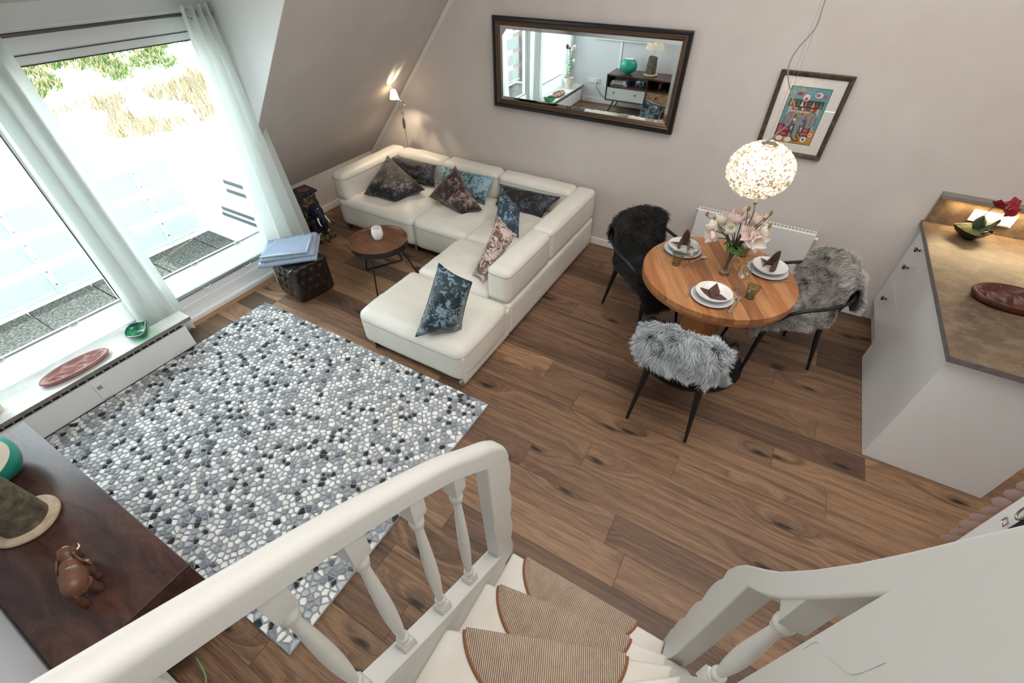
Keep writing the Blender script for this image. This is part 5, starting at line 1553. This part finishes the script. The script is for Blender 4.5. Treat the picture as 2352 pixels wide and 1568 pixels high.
# ================================================================== SIDEBOARD (near left) and what stands on it
sd = thing('sideboard', 'dark stained wooden sideboard with open niches and drawers against the near wall', 'sideboard', (-2.23, -0.25, 0))
SX0, SX1, SY0, SY1, SZ0, SZ1 = -2.955, -1.507, -0.468, -0.018, 0.195, 0.60
MB().box((SX0, SY0, SZ1 - 0.022), (SX1, SY1, SZ1)).build('top_board', DARKWOOD, parent=sd, bevel=0.003)
MB().box((SX0, SY0, SZ0), (SX1, SY1 - 0.005, SZ0 + 0.02)).build('bottom_board', DARKWOOD, parent=sd, bevel=0.002)
for x in (SX0, SX1 - 0.022): MB().box((x, SY0, SZ0 + 0.02), (x + 0.022, SY1 - 0.003, SZ1 - 0.022)).build('side_board', DARKWOOD, parent=sd, bevel=0.002)
MB().box((-2.255, SY0, SZ0 + 0.02), (-2.235, SY1 - 0.003, SZ1 - 0.022)).build('divider', DARKWOOD, parent=sd)
MB().box((SX0 + 0.022, SY0, 0.405), (SX1 - 0.022, SY1 - 0.004, 0.423)).build('middle_shelf', DARKWOOD, parent=sd)
MB().box((-2.235, SY0, SZ0 + 0.02), (SX1 - 0.022, SY0 + 0.012, SZ1 - 0.022)).build('back_board', DARKWOOD, parent=sd)
WOVEN = NT('grey_dotted_drawer')
_v = WOVEN.n('TexChecker'); WOVEN.put(_v, 'Vector', WOVEN.coord('Object', (1, 1, 1), (0, R(45), 0))); _v.inputs['Scale'].default_value = 110
_v.inputs['Color1'].default_value = lin('#D8D9D2'); _v.inputs['Color2'].default_value = lin('#7E827C')
WOVEN.set(col=_v.outputs[0], rough=0.6)
RUST = mottled('rough_oak_drawer', [(0.3, '#5A4030'), (0.6, '#9A7A56'), (0.8, '#7A5C42')], 9, 0.6, 6, stretch=(1, 1, 6))
for x0, x1, mt, kn in ((SX0 + 0.024, -2.257, WOVEN.m, (-2.80, -2.42)), (-2.233, SX1 - 0.024, RUST, (-2.06, -1.68))):
    d = MB().box((x0, SY0 + 0.02, 0.217), (x1, SY1 - 0.010, 0.403)).build('drawer', mt, parent=sd, bevel=0.003)
    for x in kn: MB().lathe([(0, 0), (0.006, 0), (0.005, 0.014), (0.012, 0.02), (0.012, 0.025), (0, 0.028)], mx=Matrix.Translation((x, SY1 - 0.010, 0.33)) @ Matrix.Rotation(-PI / 2, 4, 'X'), n=14).build('knob', DARKMETAL, parent=d, smooth=50)
for x, dx in ((-2.80, -0.09), (-1.66, 0.09)):
    for y, dy in ((-0.07, 0.01), (-0.42, -0.03)):
        MB().tube([(x, y, 0.195), (x + dx, y + dy, 0.0)], [0.014, 0.009], 8).build('leg', DARKMETAL, parent=sd)

# table lamp
GRAN = mottled('grey_brown_lava_stone', [(0.3, '#3F392E'), (0.55, '#615948'), (0.75, '#7B715E')], 26, 0.85, 6, bump=0.3)
tl = thing('table_lamp', 'rough stone table lamp with a white shade on the sideboard', 'table lamp', (-2.285, -0.262, 0.60), local=True)
P = [[(x * (1 + 0.03 * math.sin(3 * a + 1)), y, z) for x, y, z, a in [(rr * math.cos(a), rr * math.sin(a), z, a) for a in np.linspace(0, 2 * PI, 41)[:-1]]] for rr, z in ((0.001, 0), (0.112, 0), (0.120, 0.008), (0.120, 0.016), (0.112, 0.024), (0.001, 0.025))]
MB().grid(P, cv=True).build('stone_plate', mottled('beige_stone_rim', [(0.3, '#A38D77'), (0.7, '#C7B29B')], 18, 0.8, bump=0.2), parent=tl, smooth=50)
P = [[(rr * math.cos(a) * (1 + 0.02 * math.sin(4 * a + z * 30)), rr * math.sin(a), z + (0.006 * math.sin(a * 2) if z > 0.2 else 0)) for a in np.linspace(0, 2 * PI, 41)[:-1]] for rr, z in ((0.084, 0.024), (0.080, 0.12), (0.072, 0.255), (0.066, 0.268), (0.001, 0.266))]
MB().grid(P, cv=True).build('stone_column', GRAN, parent=tl, smooth=50)
MB().tube([(0, 0, 0.26), (0, 0, 0.44)], 0.005, 8).build('rod', CHROME, parent=tl)
MB().lathe([(0.158, 0.38), (0.112, 0.47), (0.110, 0.47), (0.156, 0.38), (0.158, 0.38)], n=48).build('lamp_shade', sheer('white_lamp_shade', '#F4EEE2', 0.5), parent=tl, smooth=40)
MB().lathe([(0, 0.40), (0.025, 0.42), (0.028, 0.44), (0.0, 0.465)], n=16).build('light_bulb', NT('warm_bulb').set(emit=lin('#FFE6C4'), es=2.0, col=lin('#FFFFFF')).m, parent=tl, smooth=60)

# turquoise vase
tv_ = thing('turquoise_vase', 'round flattened turquoise vase with a white rim at the left end of the sideboard', 'vase', (-2.66, -0.20, 0.60), local=True)
TURQ = mottled('turquoise_glaze', [(0.3, '#17806F'), (0.7, '#2FA58F')], 5, 0.3, 5)
prof = [(0, 0.0), (0.05, 0.0)] + [(0.148 * math.sin(a), 0.118 - 0.118 * math.cos(a)) for a in np.linspace(0.38, 2.55, 18)]
MB().lathe(prof, n=48, sy=0.68).build('vase_body', TURQ, parent=tv_, smooth=60)
MB().lathe([(0.0826, 0.216), (0.082, 0.222), (0.074, 0.222), (0.070, 0.205), (0, 0.19)], n=48, sy=0.68).build('rim', plain('white_vase_inside', '#ECECE8', 0.4), parent=tv_, smooth=50)

# carved elephant on the sideboard (walks towards +y, away from the wall at left)
CARV = mottled('carved_brown_wood', [(0.3, '#4E3022'), (0.7, '#7A5340')], 8, 0.33, 5, stretch=(1, 1, 4))
ce = thing('carved_elephant', 'carved brown wooden elephant walking on the right end of the sideboard', 'figurine', (-1.765, -0.255, 0.60), local=True)


def elephant(parent, mat, s, name='elephant_body', voxel=0.0035):
    """local: head towards +x, feet on z=0, about 0.2 m long at s=1"""
    k_ = lambda *p: tuple(x * s for x in p)
    pr = [('e', k_(-0.025, 0, 0.115), k_(0.068, 0.044, 0.050)), ('e', k_(-0.055, 0, 0.110), k_(0.045, 0.043, 0.050)), ('e', k_(0.025, 0, 0.120), k_(0.045, 0.038, 0.044)),
          ('e', k_(0.075, 0, 0.140), k_(0.032, 0.030, 0.034)), ('e', k_(0.085, 0, 0.158), k_(0.020, 0.024, 0.018)),
          ('l', [k_(0.095, 0, 0.135), k_(0.120, 0, 0.100), k_(0.122, 0, 0.060), k_(0.130, 0, 0.030)], [0.020 * s, 0.015 * s, 0.010 * s, 0.007 * s]),
          ('l', [k_(-0.085, 0, 0.13), k_(-0.104, 0.004, 0.10), k_(-0.104, 0.006, 0.055)], [0.007 * s, 0.005 * s, 0.004 * s])]
    for x, y, dx in ((0.04, 0.024, 0.02), (0.03, -0.024, -0.012), (-0.06, 0.024, -0.016), (-0.055, -0.024, 0.014)):
        pr.append(('l', [k_(x, y, 0.10), k_(x + dx * 0.5, y, 0.055), k_(x + dx, y, 0.004)], [0.025 * s, 0.018 * s, 0.0165 * s]))
    b_ = blob(name, pr, mat, parent, voxel * s if s < 1 else voxel, 4)
    for sy in (-1, 1):
        P = [[(s * (0.058 - 0.040 * j / 6 - 0.012 * (i / 8)), s * sy * (0.026 + 0.030 * (j / 6) ** 1.3 * (0.4 + 0.6 * i / 8)), s * (0.160 - 0.075 * (i / 8) * (1 - 0.5 * (j / 6) ** 2) - 0.02 * (j / 6) ** 2)) for j in range(7)] for i in range(9)]
        MB().grid(P).build('ear', mat, parent=parent, smooth=180, solid=0.006 * s)
        MB().tube(bez([k_(0.098, sy * 0.016, 0.118), k_(0.122, sy * 0.022, 0.104), k_(0.140, sy * 0.020, 0.108)], 4), [x * s for x in (0.004, 0.004, 0.0037, 0.0034, 0.003, 0.0026, 0.002, 0.0014, 0.0006)], 6).build('tusk', IVORY, parent=parent, smooth=180)


elephant(ce, CARV, 0.98)
ce.rotation_euler = (0, 0, R(160))
# things in the niches, seen in the mirror
be = thing('porcelain_elephant', 'small blue and white porcelain elephant in the left niche of the sideboard', 'figurine', (-2.43, -0.20, 0.423), local=True)
elephant(be, mottled('blue_white_porcelain', [(0.46, '#2C3F8A'), (0.5, '#EEF0F2'), (0.8, '#F2F3F4')], 45, 0.2), 0.62)
be.rotation_euler = (0, 0, R(15))
be2 = thing('carved_elephant', 'small dark carved elephant in the right niche of the sideboard', 'figurine', (-2.07, -0.22, 0.423), local=True)
elephant(be2, CARV, 0.62)
be2.rotation_euler = (0, 0, R(80))
PLA = plain('silver_player_case', '#AEB2B4', 0.35, 0.4)
for i, (z, sx, mt, lab) in enumerate(((0.423, 0.155, PLA, 'grey media player, lower one in the left sideboard niche'), (0.468, 0.125, plain('white_player_case', '#D8DCE0', 0.4), 'white media player on top of the grey one in the sideboard niche'))):
    t = thing('media_player', lab, 'media player', (-2.76, -0.20, z))
    MB().box((-2.76 - sx, -0.30, z), (-2.76 + sx, -0.09, z + (0.044 if i == 0 else 0.03))).build('case', mt, parent=t, bevel=0.004)
    MB().box((-2.76 - sx * 0.6, -0.0905, z + 0.01), (-2.76 + sx * 0.6, -0.0885, z + 0.022)).build('front_slot', DARKMETAL, parent=t)
CDC = ['#C9CBD2', '#3E4A78', '#8E9096', '#26272C', '#B4B7BC', '#54617E']
DCL = ('silver disc case at the bottom of the stack in the right sideboard niche', 'navy disc case second from the bottom of the niche stack', 'grey disc case third from the bottom of the niche stack', 'black disc case in the upper half of the niche stack', 'pale grey disc case second from the top of the niche stack', 'dull blue disc case on top of the stack in the right niche')
for i in range(6):
    z = 0.423 + i * 0.0165
    t = thing('disc_case', DCL[i], 'disc case', (-1.70, -0.16, z), 'stack of disc cases', local=True)
    MB().box((-0.095, -0.07, 0), (0.095, 0.07, 0.0158)).build('case', plain('disc_case_' + 'abcdef'[i], CDC[i], 0.3), parent=t, bevel=0.001)
    t.rotation_euler = (0, 0, R([3, -5, 8, -2, 5, -8][i]))

# TV, cable duct, socket on the near wall (seen in the mirror)
tvo = thing('television', 'flat television in a white frame high on the near wall above the sideboard', 'television', (-2.93, -0.45, 1.08))
MB().box((-3.40, -0.478, 1.005), (-2.46, -0.44, 1.58)).build('white_frame', WHITE, parent=tvo, bevel=0.004)
MB().box((-3.38, -0.4405, 1.025), (-2.48, -0.4385, 1.56)).build('screen', plain('dark_screen', '#10141A', 0.1), parent=tvo)
tag(MB().box((-2.935, -0.48, 0.60), (-2.90, -0.465, 1.005)).build('cable_duct', WHITE, loc=(-2.917, -0.47, 0.60)), 'narrow white cable duct below the television on the near wall', 'cable duct')
ws = thing('wall_socket', 'white triple wall socket low on the near wall beside the sideboard', 'socket', (-3.35, -0.475, 0.36))
MB().box((-3.47, -0.48, 0.322), (-3.235, -0.468, 0.402)).build('socket_plate', SOCK, parent=ws, bevel=0.003)
for i in range(3): MB().lathe([(0.029, 0), (0.024, 0.002), (0.021, -0.004), (0, -0.004)], mx=Matrix.Translation((-3.43 + i * 0.077, -0.468, 0.362)) @ Matrix.Rotation(-PI / 2, 4, 'X'), n=20).build('socket_insert', SOCK if i < 2 else DARKMETAL, parent=ws)
tag(MB().tube(bez([(-3.276, -0.455, 0.362), (-3.27, -0.44, 0.25), (-3.10, -0.44, 0.10), (-2.93, -0.44, 0.16)], 8), 0.004, 6).build('power_cable', DARKMETAL, loc=(-3.27, -0.44, 0.25), smooth=60), 'dark cable from the near wall socket to the sideboard', 'cable')

# white planter with a green blade, just right of the sideboard
wpn = thing('white_planter', 'white round planter with one green blade, half hidden under the banister', 'planter', (-1.36, -0.395, 0.0), local=True)
MB().lathe([(0, 0), (0.055, 0), (0.070, 0.30), (0.075, 0.36), (0.064, 0.36), (0.060, 0.31), (0, 0.30)], n=48).build('pot', WHITE, parent=wpn, smooth=40)
MB().tube(bez([(0.03, 0.0, 0.30), (0.13, 0.06, 0.40), (0.165, 0.147, 0.40), (0.05, 0.180, 0.40)], 8), [0.003] * 20 + [0.003, 0.003, 0.002, 0.002, 0.001], 6).build('blade', plain('green_blade', '#6E9A5A', 0.5), parent=wpn, smooth=180)

# ================================================================== RUG
PEB = [mottled('felt_' + n, [(0.3, a), (0.7, b_)], 9, 0.9, 5, stretch=(1, 5, 1)) for n, a, b_ in
       (('white', '#DCDEDD', '#F2F2F0'), ('ivory', '#CBC8BF', '#E3E0D8'), ('pale_grey', '#A8ADB2', '#C6C9CB'), ('mid_grey', '#8C9196', '#A9ACAF'), ('blue_grey', '#757C85', '#949AA1'), ('slate', '#4B515B', '#6B6F76'), ('black', '#1E2025', '#3A3B40'))]
wts = [0.32, 0.07, 0.21, 0.18, 0.10, 0.05, 0.07]
RX0, RX1, RY0, RY1 = -3.575, -1.178, -0.035, 1.705
rug = thing('pebble_rug', 'large grey rug of white, grey and black felt pebbles in front of the sofa', 'rug', ((RX0 + RX1) / 2, (RY0 + RY1) / 2, 0))
MB().box((RX0, RY0, 0.0), (RX1, RY1, 0.010)).build('rug_base', mottled('grey_rug_ground', [(0.3, '#8C8F92'), (0.7, '#A3A5A7')], 60, 0.95, bump=0.3), parent=rug, bevel=0.003)
rg = np.random.default_rng(4)
px, py = 0.041, 0.0295
pts = []
for i in range(int((RX1 - RX0) / px) + 1):
    for j in range(int((RY1 - RY0) / py) + 1):
        pts.append((RX0 + (i + 0.5 + 0.5 * (j % 2)) * px + rg.normal(0, 0.0078), RY0 + (j + 0.5) * py + rg.normal(0, 0.0072)))
pts = np.array([p for p in pts if RX0 + 0.008 < p[0] < RX1 - 0.008 and RY0 + 0.008 < p[1] < RY1 - 0.008])
cell = {}
for k, p in enumerate(pts): cell.setdefault((int(p[0] // 0.07), int(p[1] // 0.07)), []).append(k)


def vcell(k):
    p = pts[k]
    poly = [(p[0] - 0.045, p[1] - 0.045), (p[0] + 0.045, p[1] - 0.045), (p[0] + 0.045, p[1] + 0.045), (p[0] - 0.045, p[1] + 0.045)]
    ci, cj = int(p[0] // 0.07), int(p[1] // 0.07)
    for a in (-1, 0, 1):
        for b_ in (-1, 0, 1):
            for q_ in cell.get((ci + a, cj + b_), ()):
                if q_ == k: continue
                q = pts[q_]
                nx, ny = q[0] - p[0], q[1] - p[1]
                L = math.hypot(nx, ny)
                if L < 1e-6: continue
                nx /= L; ny /= L
                gap = 0.0024
                c_ = ((p[0] + q[0]) / 2) * nx + ((p[1] + q[1]) / 2) * ny - gap
                out = []
                for i in range(len(poly)):
                    A, B = poly[i], poly[(i + 1) % len(poly)]
                    da, db = A[0] * nx + A[1] * ny - c_, B[0] * nx + B[1] * ny - c_
                    if da <= 0: out.append(A)
                    if (da < 0) != (db < 0) and abs(da - db) > 1e-12:
                        t_ = da / (da - db)
                        out.append((A[0] + (B[0] - A[0]) * t_, A[1] + (B[1] - A[1]) * t_))
                poly = out
                if len(poly) < 3: return None
    poly = [(min(max(x, RX0 + 0.002), RX1 - 0.002), min(max(y, RY0 + 0.002), RY1 - 0.002)) for x, y in poly]
    cl = [poly[0]]
    for q in poly[1:]:
        if math.hypot(q[0] - cl[-1][0], q[1] - cl[-1][1]) > 0.004: cl.append(q)
    if len(cl) > 3 and math.hypot(cl[0][0] - cl[-1][0], cl[0][1] - cl[-1][1]) < 0.004: cl.pop()
    return cl if len(cl) >= 3 else None


def pebble(mb, poly, h, off=(0, 0)):
    n = len(poly)
    cx = sum(p[0] for p in poly) / n; cy = sum(p[1] for p in poly) / n
    vs = [(x - off[0], y - off[1], 0.0095) for x, y in poly]
    vs += [(cx + (x - cx) * 0.96 - off[0], cy + (y - cy) * 0.96 - off[1], 0.0095 + h * 0.7) for x, y in poly]
    vs += [(cx + (x - cx) * 0.78 - off[0], cy + (y - cy) * 0.78 - off[1], 0.0095 + h) for x, y in poly]
    fs = [(i, (i + 1) % n, n + (i + 1) % n, n + i) for i in range(n)] + [(n + i, n + (i + 1) % n, 2 * n + (i + 1) % n, 2 * n + i) for i in range(n)] + [tuple(range(2 * n, 3 * n))]
    mb.add(vs, fs)


order = []
for k, p in enumerate(pts):
    hid = (p[1] < 0.28 and p[0] < -1.50) or p[0] < -3.3
    order.append((1e3 if hid else math.sqrt(p[0] ** 2 + p[1] ** 2 + 6.2), k))
order.sort()
near = set(k for _, k in order[:298])
rest = MB()
ctr = rug.location
for k in range(len(pts)):
    poly = vcell(k)
    if not poly: continue
    sh_ = float(rg.uniform(0.78, 0.98))
    c_x = sum(p[0] for p in poly) / len(poly); c_y = sum(p[1] for p in poly) / len(poly)
    poly = [(c_x + (x - c_x) * sh_, c_y + (y - c_y) * sh_) for x, y in poly]
    h = float(rg.uniform(0.005, 0.0085))
    mi = int(rg.choice(7, p=np.array(wts) / sum(wts)))
    if k in near:
        b = MB(); c0 = (float(pts[k][0]), float(pts[k][1]))
        pebble(b, poly, h, c0)
        o = b.build('felt_pebble', PEB[mi])
        o.parent = rug
        o.location = (c0[0] - ctr.x, c0[1] - ctr.y, 0)
    else:
        rest.cur = mi
        pebble(rest, poly, h)
rest.build('felt_pebbles', PEB, parent=rug, kind='stuff')

# ================================================================== STAIRCASE
sc_ = thing('staircase', 'white winding staircase with turned balusters in the foreground', 'staircase', (-0.09, 0.4, 0))
NOSE = [((-0.475, 0.832), (0.300, 0.832)), ((-0.475, 0.590), (0.300, 0.722)), ((-0.475, 0.325), (0.300, 0.638)), ((-0.475, 0.02), (0.300, 0.565)), ((-0.40, -0.32), (0.300, 0.50)), ((0.0, -0.55), (0.31, 0.45))]
RISE = 0.19
for i in range(5):
    (xa, ya), (xb, yb) = NOSE[i]
    (xc, yc), (xd, yd) = NOSE[i + 1]
    z = RISE * (i + 1)
    back = 0.03
    MB().prism([(xa, ya), (xb, yb), (xd, yd - back), (xc, yc - back)], z - 0.04, z, 'z').build('tread', TREAD, parent=sc_, bevel=0.012, seg=3)
    MB().prism([(xa, ya - 0.03), (xb, yb - 0.03), (xb, yb - 0.05), (xa, ya - 0.05)], z - RISE, z - 0.04, 'z').build('riser', WHITE_STAIR, parent=sc_)


def wavy(pts_, axis_lo, axis_hi, name, parent, bev=0.012, mat=WHITE_STAIR, seg=4):
    """flat board cut to an outline in the yz plane"""
    return MB().prism(pts_, axis_lo, axis_hi, 'x').build(name, mat, parent=parent, bevel=bev, seg=seg, smooth=180, harden=True)


# left banister: newel board, handrail, string board, balusters
T_U = [((-0.62, 2.14), (-0.62, 2.055)), ((-0.40, 2.01), (-0.40, 1.925)), ((-0.20, 1.895), (-0.20, 1.81)), ((-0.06, 1.815), (-0.06, 1.73)), ((0.053, 1.748), (0.053, 1.662)), ((0.172, 1.675), (0.172, 1.590)),
       ((0.331, 1.565), (0.331, 1.478)), ((0.489, 1.450), (0.489, 1.355)), ((0.62, 1.335), (0.58, 1.265)), ((0.70, 1.265), (0.650, 1.192)), ((0.745, 1.215), (0.668, 1.168)), ((0.778, 1.17), (0.671, 1.150)), ((0.800, 1.12), (0.673, 1.11)), ((0.812, 1.07), (0.675, 1.06))]
TT = bez([(0, *t) for t, u in T_U], 5); UU = bez([(0, *u) for t, u in T_U], 5)
RR = [0.028] * (len(TT) - 22) + list(np.linspace(0.028, 0.008, 22))
for i in range(49):                                   # scalloped newel board
    f = i / 48
    z = 1.05 - f * 1.05
    TT.append(V((0, 0.806 + 0.030 * f + 0.017 * (abs(math.sin((z - 0.12) / 0.235 * PI)) ** 0.7 if z > 0.12 else 0), z)))
    UU.append(V((0, 0.676 + 0.030 * min(1, f / 0.62) + 0.05 * max(0, f - 0.62) / 0.38, z)))
    RR.append(0.008)
P = []
for t_, u_, rr in zip(TT, UU, RR):
    d = (t_ - u_); L = d.length; d = d.normalized(); hw = 0.030
    row = [u_ + V((-hw + 0.004, 0, 0)), u_ + V((hw - 0.004, 0, 0)), u_ + d * 0.004 + V((hw, 0, 0))]
    row += [u_ + d * (L - rr + rr * math.sin(a)) + V((hw - rr + rr * math.cos(a), 0, 0)) for a in np.linspace(0, PI / 2, 7)]
    row += [u_ + d * (L - rr + rr * math.sin(a)) + V((-hw + rr - rr * math.cos(a), 0, 0)) for a in np.linspace(PI / 2, 0, 7)]
    row += [u_ + d * 0.004 + V((-hw, 0, 0))]
    P.append([p + V((-0.510, 0, 0)) for p in row])
MB().grid(P, cv=True).build('handrail', WHITE_STAIR, parent=sc_, smooth=42)
STR = [(0.79, 0.0), (0.735, 0.345), (0.716, 0.368), (0.544, 0.495), (0.373, 0.622), (0.255, 0.715), (0.063, 0.880), (-0.15, 1.06), (-0.62, 1.45), (-0.62, 1.05), (-0.10, 0.62), (0.30, 0.20), (0.55, 0.0)]
wavy(STR, -0.545, -0.474, 'stringer', sc_, 0.004, seg=2)


def baluster(x, y, z0, z1, parent, slope=-0.72, name='baluster'):
    """square blocks at both ends, turned middle; z0, z1 at the centre line"""
    b = MB()
    h = 0.024
    L = z1 - z0
    bl, tl_ = 0.045, 0.085
    b.add([(x - h, y - h, z0 + slope * -h - 0.01), (x + h, y - h, z0 + slope * -h - 0.01), (x + h, y + h, z0 + slope * h - 0.01), (x - h, y + h, z0 + slope * h - 0.01),
           (x - h, y - h, z0 + bl), (x + h, y - h, z0 + bl), (x + h, y + h, z0 + bl), (x - h, y + h, z0 + bl), (x - h * .8, y - h * .8, z0 + bl + 0.012), (x + h * .8, y - h * .8, z0 + bl + 0.012), (x + h * .8, y + h * .8, z0 + bl + 0.012), (x - h * .8, y + h * .8, z0 + bl + 0.012)],
          [(3, 2, 1, 0), (0, 1, 5, 4), (1, 2, 6, 5), (2, 3, 7, 6), (3, 0, 4, 7), (4, 5, 9, 8), (5, 6, 10, 9), (6, 7, 11, 10), (7, 4, 8, 11), (8, 9, 10, 11)])
    zt = z1 - tl_
    b.add([(x - h * .75, y - h * .75, zt - 0.016), (x + h * .75, y - h * .75, zt - 0.016), (x + h * .75, y + h * .75, zt - 0.016), (x - h * .75, y + h * .75, zt - 0.016),
           (x - h, y - h, zt), (x + h, y - h, zt), (x + h, y + h, zt), (x - h, y + h, zt),
           (x - h, y - h, z1 - slope * h + 0.01), (x + h, y - h, z1 - slope * h + 0.01), (x + h, y + h, z1 + slope * h + 0.01), (x - h, y + h, z1 + slope * h + 0.01)],
          [(3, 2, 1, 0), (0, 1, 5, 4), (1, 2, 6, 5), (2, 3, 7, 6), (3, 0, 4, 7), (4, 5, 9, 8), (5, 6, 10, 9), (6, 7, 11, 10), (7, 4, 8, 11), (8, 9, 10, 11)])
    za, zb = z0 + bl + 0.010, zt - 0.014
    M_ = zb - za
    pr = [(0.0, 0), (0.017, 0.0), (0.021, 0.006), (0.021, 0.012), (0.015, 0.018), (0.014, 0.026), (0.019, 0.033), (0.021, 0.042), (0.017, 0.052), (0.0125, 0.058)]
    pr += [(0.0125 + 0.0085 * math.sin(PI * f ** 0.8) ** 1.2, 0.058 + f * (M_ - 0.058 - 0.062)) for f in np.linspace(0.04, 0.98, 16)]
    pr += [(0.013, M_ - 0.060), (0.0175, M_ - 0.056), (0.0175, M_ - 0.048), (0.0195, M_ - 0.044), (0.0195, M_ - 0.035), (0.0215, M_ - 0.031), (0.0215, M_ - 0.020), (0.0195, M_ - 0.014), (0.0195, M_), (0, M_)]
    b.lathe(pr, c=(x, y, za), n=20)
    return b.build(name, WHITE_STAIR, parent=parent, smooth=38)


for y, z0, z1 in ((0.532, 0.495, 1.315), (0.365, 0.622, 1.448), (0.190, 0.755, 1.570), (0.030, 0.895, 1.672), (-0.14, 1.04, 1.775), (-0.32, 1.19, 1.88)):
    baluster(-0.510, y, z0, z1, sc_)

# right banister: scalloped newel, steep handrail, wide column panel
out = [(0.872, 0.0), (0.872, 0.26)]
for i in range(49):
    f = i / 48
    z = 0.26 + f * (1.0 - 0.26)
    out.append((0.856 - 0.058 * f + 0.020 * abs(math.sin(f * PI * 3)) ** 0.75, z))
out += [(0.808, 1.05), (0.793, 1.10), (0.778, 1.15), (0.745, 1.23), (0.713, 1.293), (0.660, 1.395), (0.61, 1.496), (0.565, 1.605), (0.537, 1.674), (0.482, 1.825), (0.441, 1.949), (0.414, 2.038), (0.385, 2.13), (0.335, 2.30), (0.27, 2.50), (0.20, 2.70)]
inn = [(-0.8, 2.70), (-0.8, 0.0), (0.427, 0.0), (0.425, 1.30), (0.418, 1.60), (0.411, 1.878), (0.456, 1.747), (0.492, 1.647), (0.535, 1.532), (0.576, 1.439), (0.625, 1.345), (0.657, 1.287), (0.694, 0.526), (0.71, 0.40), (0.75, 0.20), (0.79, 0.0)]
wavy(out + inn, 0.302, 0.362, 'handrail', sc_, 0.006)
MB().tube(bez([(0.3015, 0.402, 1.66), (0.3015, 0.40, 1.708), (0.3015, 0.375, 1.734), (0.3015, 0.345, 1.785), (0.3015, 0.328, 1.819), (0.3015, 0.325, 1.889)], 5), 0.0004, 5).build('joint_seam', plain('pale_joint_line', '#CFCEC8', 0.6), parent=sc_)
wavy([(0.80, 0.0), (0.79, 0.14), (0.771, 0.178), (0.688, 0.451), (0.589, 0.688), (0.44, 1.235), (0.40, 1.32), (0.40, 0.60), (0.60, 0.0)], 0.296, 0.368, 'stringer', sc_, 0.006, seg=2)
baluster(0.332, 0.520, 0.955, 1.60, sc_, slope=-2.2)

# half-moon stair mats
SIS = NT('sisal_weave')
_c = SIS.coord('Object', (1, 1, 1))
_w = SIS.n('TexWave', wave_type='BANDS', bands_direction='X'); SIS.put(_w, 'Vector', _c); _w.inputs['Scale'].default_value = 42; _w.inputs['Distortion'].default_value = 0.8; _w.inputs['Detail'].default_value = 2; _w.inputs['Detail Scale'].default_value = 3
_w2 = SIS.n('TexWave', wave_type='BANDS', bands_direction='Y'); SIS.put(_w2, 'Vector', _c); _w2.inputs['Scale'].default_value = 55; _w2.inputs['Distortion'].default_value = 1.5
_n = SIS.noise(_c, 30, 4)
_h = SIS.math('ADD', SIS.math('MULTIPLY', _w.outputs['Fac'], 0.85), SIS.math('MULTIPLY', _w2.outputs['Fac'], 0.15))
SIS.set(col=SIS.mix(0.22, SIS.ramp(_h, [(0.15, '#6B5848'), (0.5, '#A08A73'), (0.9, '#D6C8B4')]), SIS.ramp(_n, [(0.3, '#6A5648'), (0.7, '#B7A28A')])), rough=0.95)
SIS.bump(_h, 0.6, 0.003)
BIND = plain('brown_mat_binding', '#8A5A3C', 0.8)
for i, (x0, x1, dep, lab) in enumerate(((-0.402, 0.168, 0.205, 'sisal half-moon stair mat on the lowest step'), (-0.415, 0.152, 0.215, 'sisal half-moon stair mat on the second step from the bottom'), (-0.408, 0.146, 0.225, 'sisal half-moon stair mat on the third step, nearest the viewer'))):
    (xa, ya), (xb, yb) = NOSE[i]
    f = lambda x: ya + (yb - ya) * (x - xa) / (xb - xa)
    A, B = V((x0, f(x0))), V((x1, f(x1)))
    d = (B - A).normalized(); nn = V((d.y, -d.x)); W = (B - A).length
    t = thing('stair_mat', lab, 'stair mat', (*((A + B) / 2), RISE * (i + 1)), 'half-moon mats on the stair treads', local=True)
    arc = [(W / 2 * x, -dep * (1 - x * x) ** 0.64) for x in -np.cos(np.linspace(0, PI, 40))]
    body = MB().prism([(p[0] * 0.99, p[1] * 0.99 + 0.006) for p in arc], 0.0, 0.010, 'z')
    body.prism([(-W / 2 * 0.99, 0.0), (W / 2 * 0.99, 0.0), (W / 2 * 0.99, 0.014), (-W / 2 * 0.99, 0.014)], -0.035, 0.009, 'z')
    body.build('sisal', SIS.m, parent=t, bevel=0.003)
    MB().tube([(p[0], p[1] + 0.004, 0.005) for p in arc], 0.0065, 8).build('binding', BIND, parent=t, smooth=60)
    t.rotation_euler = (0, 0, math.atan2(d.y, d.x))
